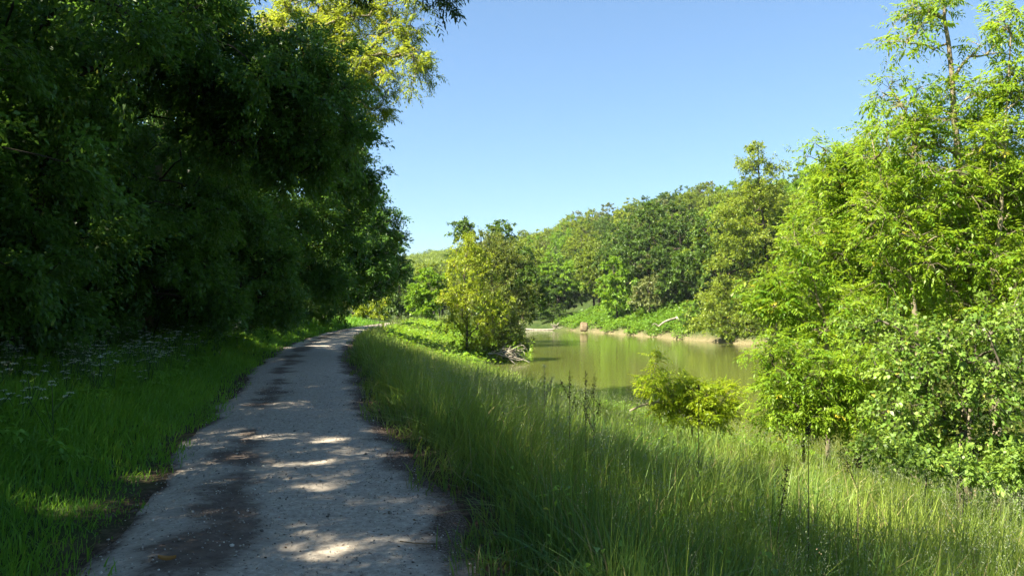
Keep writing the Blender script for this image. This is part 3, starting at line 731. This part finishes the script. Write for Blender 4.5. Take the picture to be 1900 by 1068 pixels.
HL = {'leaf_hill_dark': 'dark green round-crowned tree packed in the wood on the far hillside',
      'leaf_hill_mid': 'mid green round-crowned tree packed in the wood on the far hillside',
      'leaf_hill_light': 'light green round-crowned tree packed in the wood on the far hillside',
      'leaf_hill_pale': 'pale greyish green round-crowned tree packed in the wood on the far hillside',
      'leaf_fresh': 'vivid fresh green round-crowned tree packed in the wood on the far hillside'}
cand = []
rh = np.random.default_rng(5)
tries = 0
while len(cand) < 262 and tries < 60000:
    tries += 1
    x = rh.uniform(-70, 110); y = rh.uniform(60, 205)
    s = float(hill_s(x, y)); px = 950 + x / y * 1382
    if s < 4 or s > 100 or px < 735 or px > 1640: continue
    if x < float(x_far(y)) + 4 and y < 97: continue
    # keep the nettle mound open
    if 1040 < px < 1250 and s < 13: continue
    dmin = 3.9 + y * .004
    if any((x - a) ** 2 + (y - b) ** 2 < dmin ** 2 for a, b in cand): continue
    cand.append((x, y))
for _ in range(26):
    y = rh.uniform(2, 58); cand.append((float(x_far(y)) + rh.uniform(3, 16), y))
cand += [(-4, 103), (1.5, 101), (6, 99), (11, 93), (13.5, 88), (-10, 107), (-17, 110), (-24, 106), (15.5, 84)]
first = set()
for k, (x, y) in enumerate(cand):
    p = int(rh.integers(0, 6))
    e = protos[p] if p not in first else copy_tree(protos[p])
    first.add(p)
    sc = rh.uniform(.6, 1.15)
    if k >= len(cand) - 9: sc = rh.uniform(.85, 1.08)
    e.location = (x, y, float(ground(x, y)) - .2); e.rotation_euler = (0, 0, rh.uniform(0, 6.28)); e.scale = (sc, sc, sc * rh.uniform(.85, 1.12))
    mk = rh.choice(list(HL), p=[.24, .32, .24, .08, .12])
    if k >= len(cand) - 9: mk = ['leaf_hill_dark', 'leaf_hill_mid'][k % 2]
    use_mat(e, 'crown', M[mk])
    tag(e, HL[mk], 'tree', HL[mk].replace('tree', 'trees') )
# the wood far up the valley, past the trees one can tell apart
rw = np.random.default_rng(55)
cs = []
for _ in range(12000):
    if len(cs) >= 420: break
    x = rw.uniform(-110, 130); y = rw.uniform(200, 560); px = 950 + x / y * 1382
    s = float(hill_s(x, y))
    if s < 2 or s > 110 or px < 700 or px > 1500: continue
    if any((x - a) ** 2 + (y - b) ** 2 < 36 for a, b in cs): continue
    cs.append((x, y))
cs = np.array(cs); n = len(cs); gz = ground(cs[:, 0], cs[:, 1])
Rt = rw.uniform(3.4, 4.8, n); Ht = rw.uniform(7.5, 10, n)
kc = np.repeat(np.arange(n), 34); d = nrm(rw.normal(0, 1, (len(kc), 3))); d[:, 2] = np.abs(d[:, 2]) * .9 - .25
C = np.stack([cs[kc, 0], cs[kc, 1], gz[kc] + Ht[kc] * .55], 1) + d * np.stack([Rt[kc], Rt[kc], Ht[kc] * .45], 1) * rw.uniform(.75, 1.05, (len(kc), 1))
kl = np.repeat(np.arange(len(kc)), 42)
B = C[kl] + nrm(rw.normal(0, 1, (len(kl), 3))) * (rw.random((len(kl), 1)) ** .5) * 1.15
V, F = leaf_quads(rw, B, rw.normal(0, 1, (len(kl), 3)), rw.uniform(.3, .55, len(kl)), rw.uniform(.2, .35, len(kl)), .9, .2, .1)
tt = np.clip(.45 + (rw.random(n) - .5)[kc][kl] * .7 + rw.normal(0, .12, len(kl)), 0, .98)
tag(mesh_obj('distant_wood', V, F, M['leaf_hill_mid'], attrs={'tint': ('FACE', tt)}), 'distant wooded ridge up the valley above the trees', 'wood', kind='stuff')
# undergrowth shrubs along the far shore (share the prototypes' meshes, sunk and squat)
for k in range(26):
    t = k / 25; y = 96 - 52 * t; x = float(x_far(y)) + rh.uniform(1.6, 3.0)
    px = 950 + x / y * 1382
    if 1050 < px < 1300: continue
    e = copy_tree(protos[k % 6]); e.name = 'bank_shrub'
    sc = rh.uniform(.28, .42); e.location = (x, y, float(ground(x, y)) - 1.0); e.rotation_euler = (0, 0, rh.uniform(0, 6)); e.scale = (sc * 1.3, sc * 1.3, sc)
    mk = ['leaf_hill_dark', 'leaf_hill_mid', 'leaf_hill_dark'][k % 3]; use_mat(e, 'crown', M[mk])
    tag(e, ('dark' if 'dark' in mk else 'mid green') + ' low shrub crowding the far shore line at the water', 'shrub', ('dark' if 'dark' in mk else 'mid green') + ' shrubs on the far shore')

# ---------------------------------------------------------------- ground cover
def blades(rng, B, H, W, lean, bend, fac=None):
    n = len(B)
    a = rng.uniform(0, 2 * pi, n)
    side = np.stack([np.cos(a), np.sin(a), np.zeros(n)], 1)
    la = rng.uniform(0, 2 * pi, n)
    ld = np.stack([np.cos(la), np.sin(la), np.zeros(n)], 1) * (np.abs(rng.normal(0, bend, n)))[:, None] + np.asarray(lean)
    rows = []
    for t, w in ((0, .8), (.4, 1.), (.75, .75), (1, .08)):
        c = B + np.array([0, 0, 1.]) * (H * (t - .22 * t * t * np.linalg.norm(ld, axis=1)))[:, None] + ld * (H * t * t)[:, None]
        rows += [c - side * (W * w * .5)[:, None], c + side * (W * w * .5)[:, None]]
    V = np.stack(rows, 1).reshape(-1, 3)
    o = np.arange(n)[:, None] * 8
    F = np.concatenate([o + np.array([[0, 1, 3, 2]]), o + np.array([[2, 3, 5, 4]]), o + np.array([[4, 5, 7, 6]])], 1).reshape(-1, 4)
    return V, F, c

def scatter(rng, y0, y1, x0f, x1f, dens, cap=.86):
    """uniform points with x between two curves, inside what the camera could nearly see"""
    ymid = np.linspace(y0, y1, 60)
    wmax = np.max(x1f(ymid) - x0f(ymid)); area = (y1 - y0) * wmax
    n = int(area * dens)
    y = rng.uniform(y0, y1, n); x0 = x0f(y); x1 = x1f(y)
    x = x0 + rng.random(n) * wmax
    k = (x < x1) & (np.abs(x) < cap * y + 1.5)
    return x[k], y[k]

rg = np.random.default_rng(3)
bands = [(1.2, 5, 1500, 1.0), (5, 9, 950, 1.2), (9, 15, 520, 1.6), (15, 25, 260, 2.3), (25, 42, 110, 3.6), (42, 68, 45, 5.5), (68, 97, 16, 8)]
Vs, Fs, Ts, Ms, off = [], [], [], [], 0
def add(V, F, T, m_):
    global off
    Vs.append(V); Fs.append(F + off); Ts.append(T); Ms.append(np.broadcast_to(m_, len(F))); off += len(V)
for y0, y1, dn, wf in bands:
    x, y = scatter(rg, y0, y1, lambda q: path_x(q) + HALF - .25, lambda q: x_near(q) + .05, dn)
    de = x - path_x(y) - HALF
    keep = rg.random(len(x)) < np.clip(.22 + de * 1.7 + .45 * vnoise(x * 2.6, y * 2.6, 31), 0, 1)
    x, y, de = x[keep], y[keep], de[keep]
    z = ground(x, y)
    u = np.clip(de / np.maximum(x_near(y) - path_x(y) - HALF, 1), 0, 1)
    patch = vnoise(x * .8, y * .8, 32)
    H = (.22 + .42 * smooth(de, 0, .7)) * (1 + .22 * patch) * rg.uniform(.55, 1.25, len(x)) * (1 - .5 * smooth(u, .35, .9))
    W = .0062 * wf * rg.uniform(.6, 1.6, len(x))
    kind_ = rg.random(len(x)); low = kind_ < .35
    H = np.where(low, H * .62, H); W = np.where(low, W * 1.5, W)
    V, F, tip = blades(rg, np.stack([x, y, z - .02], 1), H, W, np.stack([.05 + .22 * vnoise(x * .9, y * .9, 71), -.05 + .22 * vnoise(x * .9, y * .9, 72), 0 * x], 1), np.where(low, 1.15, .5))
    t = np.clip(.42 + .28 * patch + .2 * vnoise(x * 3, y * 3, 33) + rg.normal(0, .2, len(x)), 0, .98)
    add(V, F, np.repeat(t, 3), np.repeat(np.where(kind_ > .955, 2, 0), 3))
    # flowering stalks with pale grey-green heads
    sel = rg.random(len(x)) < (.13 if y0 < 15 else .09) * (1 + .8 * vnoise(x * .6, y * .6, 35))
    sel &= (de > .25)
    xs, ys_, zs = x[sel], y[sel], z[sel]; n = len(xs)
    Hs = rg.uniform(.62, 1.0, n) * (1 - .25 * smooth(u[sel], .5, 1))
    V, F, tip = blades(rg, np.stack([xs, ys_, zs], 1), Hs, np.full(n, .0028 * wf), (.04, -.03, 0), .16)
    add(V, F, np.repeat(rg.uniform(.4, .8, n), 3), 0)
    m_ = 14 if y0 < 9 else (7 if y0 < 15 else 3)
    hb = np.repeat(tip, m_, 0) + np.stack([rg.normal(0, .012 * wf, n * m_), rg.normal(0, .012 * wf, n * m_), rg.uniform(-.12, .03, n * m_)], 1)
    hd = nrm(rg.normal(0, .45, (n * m_, 3)) + np.array([0, 0, .9]))
    Lh = np.clip(np.repeat(ys_, m_) / 4.5, .45, 1) * rg.uniform(.008, .016, n * m_) * (1 + .45 * (wf - 1))
    V, F = leaf_quads(rg, hb, hd, Lh, Lh * .38, .5, .1, 0)
    add(V, F, np.repeat(rg.random(n), m_), 1)
tag(mesh_obj('tall_grass', np.concatenate(Vs), np.concatenate(Fs), [M['grass'], M['seed'], M['straw']], attrs={'tint': ('FACE', np.concatenate(Ts))}, midx=np.concatenate(Ms)),
    'tall meadow grass with pale seed heads between the path and the river', 'grass', kind='stuff')

Vs, Fs, Ts, Ms, off = [], [], [], [], 0
for y0, y1, dn, wf in [(1.5, 6, 1100, 1.), (6, 12, 650, 1.4), (12, 22, 330, 2.1), (22, 40, 130, 3.4), (40, 64, 50, 5.5)]:
    x, y = scatter(rg, y0, y1, lambda q: path_x(q) - HALF - 4.4, lambda q: path_x(q) - HALF + .3, dn)
    de = path_x(y) - HALF - x
    keep = rg.random(len(x)) < np.clip(.35 + de * 2.2 + .5 * vnoise(x * 2.6, y * 2.6, 41), 0, 1)
    x, y, de = x[keep], y[keep], de[keep]
    patch = vnoise(x * .9, y * .9, 42)
    H = (.12 + .36 * smooth(de, 0, 1.8)) * (1 + .3 * patch) * rg.uniform(.55, 1.3, len(x))
    V, F, tip = blades(rg, np.stack([x, y, ground(x, y) - .02], 1), H, .0075 * wf * rg.uniform(.6, 1.6, len(x)), (.12, 0, 0), .5)
    add(V, F, np.repeat(np.clip(.45 + .25 * patch + rg.normal(0, .2, len(x)), 0, 1), 3), 0)
tag(mesh_obj('verge_grass', np.concatenate(Vs), np.concatenate(Fs), [M['verge']], attrs={'tint': ('FACE', np.concatenate(Ts))}),
    'soft green verge grass between the path and the dark trees', 'grass', kind='stuff')

# broad-leaved herbs: along the shaded verge, at the bend and on the far bank
def herb_mass(name, label, pts, L, per, height, m_, rng):
    x, y = pts
    n = len(x); k = np.repeat(np.arange(n), per)
    z = ground(x, y); h = height * rng.uniform(.5, 1.2, n)
    B = np.stack([x[k] + rng.normal(0, L * .9, len(k)), y[k] + rng.normal(0, L * .9, len(k)), z[k] + h[k] * rng.uniform(.25, 1, len(k))], 1)
    D = nrm(rng.normal(0, 1, (len(k), 3)) * np.array([1, 1, .35]))
    Ls = L * rng.uniform(.6, 1.3, len(k))
    V, F = leaf_quads(rng, B, D, Ls, Ls * .55, 1.6, .15, .2)
    t = np.clip(.5 + .3 * vnoise(x[k] * .8, y[k] * .8, 51) + rng.normal(0, .17, len(k)), 0, 1)
    tag(mesh_obj(name, V, F, m_, attrs={'tint': ('FACE', t)}), label, 'ground cover', kind='stuff')
rk = np.random.default_rng(9)
x, y = scatter(rk, 34, 66, lambda q: path_x(q) + HALF + 1.2, lambda q: x_near(q) + .1, 14)
herb_mass('ground_nettles', 'sunlit bright green nettles beside the bend of the path', (x, y), .20, 9, .7, M['leaf_fresh'], rk)
x, y = scatter(rk, 66, 94, lambda q: x_far(q) + .55 + .4 * np.sin(q * 1.3), lambda q: x_far(q) + 10, 14)
herb_mass('bank_nettles', 'nettle cover on the mound of the far bank', (x, y), .26, 10, .6, M['nettle'], rk)
x, y = scatter(rk, 3, 30, lambda q: path_x(q) - HALF - 4.8, lambda q: path_x(q) - HALF - 1.3, 22)
herb_mass('verge_herbs', 'leafy herbs along the foot of the dark trees', (x, y), .085, 14, .42, M['verge'], rk)
x, y = scatter(rk, 6, 34, lambda q: x_near(q) - 1.6, lambda q: x_near(q) + .1, 16)
herb_mass('waterside_herbs', 'green leafy plants in the strip along the near water line', (x, y), .09, 14, .4, M['leaf_fresh'], rk)

x, y = scatter(rk, 2.2, 22, lambda q: path_x(q) + HALF + .3, lambda q: x_near(q) - .5, 5)
herb_mass('meadow_weeds', 'small broad-leaved weeds mixed into the meadow grass', (x, y), .055, 9, .5, M['leaf_fresh'], rk)
# leaf litter on and beside the path
rl = np.random.default_rng(13)
xs, ys_ = [], []
for y0, y1, dn in ((2.5, 8, 1100), (8, 16, 420), (16, 30, 120)):
    n = int((y1 - y0) * .9 * dn); y = rl.uniform(y0, y1, n)
    side = rl.random(n)
    x = np.where(side < .62, path_x(y) + HALF - np.abs(rl.normal(0, .36, n)) + .28, np.where(side < .75, path_x(y) - HALF + np.abs(rl.normal(0, .12, n)) - .12, path_x(y) - .3 + rl.normal(0, .55, n)))
    xs.append(x); ys_.append(y)
x = np.concatenate(xs); y = np.concatenate(ys_)
z = .045 + .004 * rl.random(len(x))
D = nrm(rl.normal(0, 1, (len(x), 3)) * np.array([1, 1, .12])); L = rl.uniform(.008, .034, len(x))
V, F = leaf_quads(rl, np.stack([x, y, z], 1), D, L, L * rl.uniform(.12, .5, len(x)), 2., .1, 0)
tag(mesh_obj('leaf_litter', V, F, M['litterm'], attrs={'tint': ('FACE', rl.random(len(x)) ** 1.6)}), 'small brown dead leaves scattered along the path edges', 'leaf litter', kind='stuff')

# curled dead leaf and thin twig lying on the path
V, F = [], []
c0 = P(310, 1050, 4.52); c0[2] = .05
g = np.array([[(u_ * .055, v_ * .02 * (1 - u_ * u_ * .8), .022 * v_ * v_ + .012 * u_ * u_) for v_ in (-1, -.4, .4, 1)] for u_ in (-1, -.5, 0, .5, 1)]).reshape(-1, 3)
F = [(a * 4 + b2, a * 4 + b2 + 1, (a + 1) * 4 + b2 + 1, (a + 1) * 4 + b2) for a in range(4) for b2 in range(3)]
o = mesh_obj('dead_leaf', g, F, M['deadgold'], attrs={'tint': ('FACE', np.full(12, .6))}, smooth_sh=True)
o.location = tuple(c0); tag(o, 'curled tan dead leaf lying on the sunlit gravel', 'leaf')
a_, b_, c_ = P(742, 1022, 4.9), P(780, 1030, 4.85), P(808, 1030, 4.85)
for q in (a_, b_, c_): q[2] = .047
loc = a_.copy()
v, f = tubes(polyline([a_, b_, c_], 6)[None] - loc, np.full((1, 6), .004), 5)
o = mesh_obj('twig', v, f, M['stem_dry']); o.location = tuple(loc); tag(o, 'thin dark twig lying on the path near its right edge', 'twig')

# ---------------------------------------------------------------- cow parsley
def parsley(seed):
    r = np.random.default_rng(seed)
    e = empty('cow_parsley', (0, 0, 0))
    H = r.uniform(.75, 1.0); br = []; heads = []
    for q in range(5):
        a = q * 1.256 + r.uniform(-.4, .4); z0 = H * r.uniform(.35, .7); rr = r.uniform(.08, .24)
        tip = np.array([rr * cos(a), rr * sin(a), H * r.uniform(.8, 1.05)])
        br.append(polyline([(0, 0, z0), (tip[0] * .5, tip[1] * .5, (z0 + tip[2]) / 2), tip], 5)); heads.append(tip)
    br.append(polyline([(0, 0, 0), (.01, 0, H * .5), (0, .01, H)], 5)); heads.append(np.array([0, .01, H]))
    v, f = tubes(np.array(br), np.full((6, 5), .0035), 4)
    mesh_obj('stem', v, f, M['stem'], e)
    B = []; D = []
    for q in range(7):
        a = r.uniform(0, 6.28); z0 = r.uniform(.05, .5)
        B.append((0, 0, z0)); D.append((cos(a), sin(a), .35))
    B = np.array(B); D = np.array(D)
    V, F, _ = pinnate(r, B, D, r.uniform(.2, .34, 7), 6, .5, .4, .34)
    mesh_obj('leaves', V, F, M['verge'], e, attrs={'tint': ('FACE', r.uniform(.2, .8, len(F)))})
    for h in heads:
        n = 44; rad = r.uniform(.032, .052)
        a = r.uniform(0, 6.28, n); q = rad * np.sqrt(r.random(n))
        Bp = h + np.stack([q * np.cos(a), q * np.sin(a), .012 - q * q * 8 + r.uniform(0, .006, n)], 1)
        V, F = leaf_quads(r, Bp, nrm(r.normal(0, 1, (n, 3)) * np.array([1, 1, .3])), np.full(n, .013), np.full(n, .012), 2.5, .05, 0)
        rays = np.array([polyline([h - np.array([0, 0, .03]), h + np.array([rad * .7 * cos(t), rad * .7 * sin(t), .004])], 3) for t in np.arange(6) * 1.047])
        v2, f2 = tubes(rays, np.full((6, 3), .0013), 3)
        vv, ff, ix = join([(V, F), (v2, f2)])
        mesh_obj('flower_head', vv, ff, [M['umbel'], M['stem']], e, attrs={'tint': ('FACE', r.random(len(ff)))}, midx=ix)
    return e
pp = [parsley(300 + k) for k in range(4)]
rc = np.random.default_rng(17)
spots = []
while len(spots) < 150:
    y = rc.uniform(5.5, 34) if rc.random() < .6 else rc.uniform(6, 14); de = rc.uniform(1.0, 3.1)
    x = float(path_x(y)) - HALF - de
    if abs(x) > .78 * y + .3: continue
    if rc.random() > .35 + .65 * (float(vnoise(x * 1.3, y * 1.3, 61)) > .05): continue
    spots.append((x, y))
for k, (x, y) in enumerate(spots):
    e = pp[k] if k < 4 else copy_tree(pp[k % 4])
    s_ = rc.uniform(.65, 1.1)
    e.location = (x, y, float(ground(x, y)) - .02); e.rotation_euler = (rc.normal(0, .06), rc.normal(0, .06), rc.uniform(0, 6.28)); e.scale = (s_, s_, s_)
    tag(e, 'white-flowered cow parsley growing in the shady verge left of the path', 'wildflower', 'cow parsley in the left verge')

# ---------------------------------------------------------------- dock stalks, tall weeds
def stalk(px, ytop, d, label, spike=.25, m_='dock', nb=3, seed=0, lean=0.):
    r = np.random.default_rng(seed)
    x = (px - 950) / 1382 * d; z = float(ground(x, d))
    top = P(px, ytop, d)
    H = top[2] - z
    e = empty('dock_plant', (x, d, z)); tag(e, label, 'weed')
    br = [polyline([(0, 0, 0), (lean * .3, 0, H * .5), (lean, 0, H)], 6)]
    for q in range(nb):
        a = r.uniform(0, 6.28); z0 = H * r.uniform(.55, .8)
        br.append(polyline([(lean * z0 / H, 0, z0), (lean + .06 * cos(a), .06 * sin(a), z0 + .1), (lean + .09 * cos(a), .09 * sin(a), z0 + r.uniform(.14, .25))], 6))
    v, f = tubes(np.array(br), np.stack([np.linspace(.005, .002, 6)] + [np.linspace(.003, .0015, 6)] * nb), 4)
    mesh_obj('stem', v, f, M['stem_dry'], e)
    for i_, b2 in enumerate(br):
        n = 70 if i_ == 0 else 26
        t = r.uniform(1 - spike / H if i_ == 0 else .35, 1, n) * 4.999; ii = t.astype(int)
        B = b2[ii] + (b2[ii + 1] - b2[ii]) * (t - ii)[:, None] + r.normal(0, .009, (n, 3))
        V, F = leaf_quads(r, B, r.normal(0, 1, (n, 3)), r.uniform(.012, .022, n), r.uniform(.01, .016, n), 1, .1, 0)
        mesh_obj('seed_head', V, F, M[m_], e, attrs={'tint': ('FACE', r.random(n))})
    return e
stalk(1057, 686, 7.2, 'dark dock spike standing against the water, leftmost of the group of three', .28, seed=1)
stalk(1087, 690, 7.4, 'thin dark dock spike in the middle of the group of three against the water', .22, nb=2, seed=2)
stalk(1102, 697, 7.3, 'bushy branched dock spike, right of the group of three against the water', .26, nb=5, seed=3)
stalk(1010, 675, 8.6, 'yellowish seeding weed at the crest of the grass bank', .35, 'seed', 3, 4)
stalk(1296, 715, 8.2, 'single dark umbel stalk in front of the robinia sapling', .04, nb=0, seed=5)
stalk(1432, 860, 4.6, 'thin dark dead stalk in the shaded grass nearest the shadow edge', .3, nb=0, seed=6, lean=.1)
stalk(1500, 790, 5.2, 'tall thin dark stalk with a knobbly stem before the sunlit grass', .05, nb=0, seed=7)
stalk(1592, 840, 5.0, 'tall dark dead stalk right of the knobbly stalk in the sunlit grass', .1, nb=1, seed=8)

# ---------------------------------------------------------------- driftwood, logs, clay
def wood(name, label, cat, pts_list, radii, m_, n=7):
    base = np.array(pts_list[0][0], float)
    br = np.array([polyline(p, 8) - base for p in pts_list])
    R = np.array([np.linspace(a, b2, 8) for a, b2 in radii])
    v, f = tubes(br, R, n)
    o = mesh_obj(name, v, f, m_, smooth_sh=True); o.location = tuple(base)
    tag(o, label, cat)
    return o
wood('fallen_log', 'long pale log floating at the far end of the river', 'log', [[P(975, 611, 91) , P(1000, 612, 91), P(1026, 611, 91)]], [(.16, .12)], M['drift'])
wood('fallen_branch', 'pale forked branch lying on the sandy far bank', 'branch', [[P(1222, 605, 70), P(1235, 596, 70), P(1255, 590, 71)], [P(1255, 588, 71), P(1262, 598, 70.5), P(1270, 608, 70)], [P(1222, 605, 70), P(1215, 600, 70), P(1210, 603, 69.6)]], [(.07, .13), (.13, .09), (.06, .03)], M['drift'])
rd = np.random.default_rng(23)
pl, rad = [], []
for k in range(46):
    a = P(rd.uniform(905, 955), rd.uniform(648, 662), rd.uniform(39.5, 42)); a[2] = max(a[2], -1.5)
    b2 = a + np.array([rd.uniform(.1, 1.1), rd.uniform(-.6, .3), rd.uniform(-.5, .6)]); c2 = b2 + np.array([rd.uniform(-.1, .5), rd.uniform(-.3, .3), rd.uniform(-.5, .3)])
    pl.append([a, b2, c2]); rad.append((rd.uniform(.012, .045), .006))
wood('driftwood', 'tangle of bare bleached branches washed against the spit below the willow', 'driftwood', pl, rad, M['drift'], 5)
pl, rad = [], []
for k in range(12):
    a = P(rd.uniform(1025, 1040), rd.uniform(606, 612), 89); b2 = a + np.array([rd.uniform(-1, 1), 0, rd.uniform(.1, .7)]); pl.append([a, (a + b2) / 2 + rd.normal(0, .1, 3), b2]); rad.append((.06, .02))
wood('driftwood', 'small bleached branch heap at the water line right of the floating log', 'driftwood', pl, rad, M['drift'], 5)
# clay block
def lump(name, label, cat, loc, size, seed, m_):
    r = np.random.default_rng(seed)
    th = np.linspace(0, pi, 18); ph = np.arange(28) * 2 * pi / 28
    TH, PH = np.meshgrid(th, ph, indexing='ij')
    R = 1 + .16 * vnoise(TH * 3, PH * 2, seed) * np.sin(TH) + .07 * vnoise(TH * 9, PH * 6, seed + 1) * np.sin(TH)
    ex = .55
    sg = lambda v: np.sign(v) * np.abs(v) ** ex
    V = np.stack([R * sg(np.sin(TH)) * sg(np.cos(PH)) * size[0], R * sg(np.sin(TH)) * sg(np.sin(PH)) * size[1], R * sg(np.cos(TH)) * size[2]], -1).reshape(-1, 3)
    i2, j2 = np.meshgrid(np.arange(17), np.arange(28), indexing='ij'); jn = (j2 + 1) % 28
    F = np.stack([i2 * 28 + j2, i2 * 28 + jn, (i2 + 1) * 28 + jn, (i2 + 1) * 28 + j2], -1).reshape(-1, 4)
    o = mesh_obj(name, V, F, m_); o.location = tuple(loc); tag(o, label, cat)
    return o
lump('clay_block', 'upright orange-brown clay block standing on the far bank at the water', 'boulder', P(1083, 606, 83), (.42, .4, .52), 3, M['clay'])

# ---------------------------------------------------------------- loose stones on the path
rs = np.random.default_rng(31)
ph = np.array([(sin(a) * cos(b), sin(a) * sin(b), cos(a) * .6) for a in (.35, 1.25, 2.3) for b in (0, 1.57, 3.14, 4.71)])
fq = np.array([(r_ * 4 + c, r_ * 4 + (c + 1) % 4, (r_ + 1) * 4 + (c + 1) % 4, (r_ + 1) * 4 + c) for r_ in range(2) for c in range(4)] + [(0, 1, 2, 3)])
n = 5200; y = 2.6 + 14 * rs.random(n) ** 1.6; x = path_x(y) + rs.uniform(-1.2, 1.2, n)
sz = rs.uniform(.003, .009, n) * (1 + (rs.random(n) > .97) * 1.2)
V = ph[None] * sz[:, None, None] * rs.uniform(.7, 1.3, (n, 12, 1)) + np.stack([x, y, np.full(n, .042)], 1)[:, None]
F = (fq[None] + (np.arange(n) * 12)[:, None, None]).reshape(-1, 4)
M['stone'] = leaf_mat('path stones', (.12, .105, .09), (.60, .56, .48), .0, rough=.9, spec=.1, var=0)
tag(mesh_obj('loose_gravel', V.reshape(-1, 3), F, M['stone'], attrs={'tint': ('FACE', np.repeat(rs.random(n) * .97, 9))}), 'loose gravel stones on the path', 'gravel', kind='stuff')
# ---------------------------------------------------------------- thin summer haze
hv = [(-320, -130, -5), (420, -130, -5), (420, 900, -5), (-320, 900, -5), (-320, -130, 60), (420, -130, 60), (420, 900, 60), (-320, 900, 60)]
m, nt, out = mat('haze')
pv = N(nt, 'ShaderNodeVolumePrincipled'); pv.inputs['Color'].default_value = (.75, .85, 1, 1); pv.inputs['Density'].default_value = .00015
nt.links.new(pv.outputs[0], out.inputs['Volume'])
tag(mesh_obj('haze', hv, [(0, 3, 2, 1), (4, 5, 6, 7), (0, 1, 5, 4), (1, 2, 6, 5), (2, 3, 7, 6), (3, 0, 4, 7)], m), 'thin summer haze in the valley', 'haze', kind='stuff')
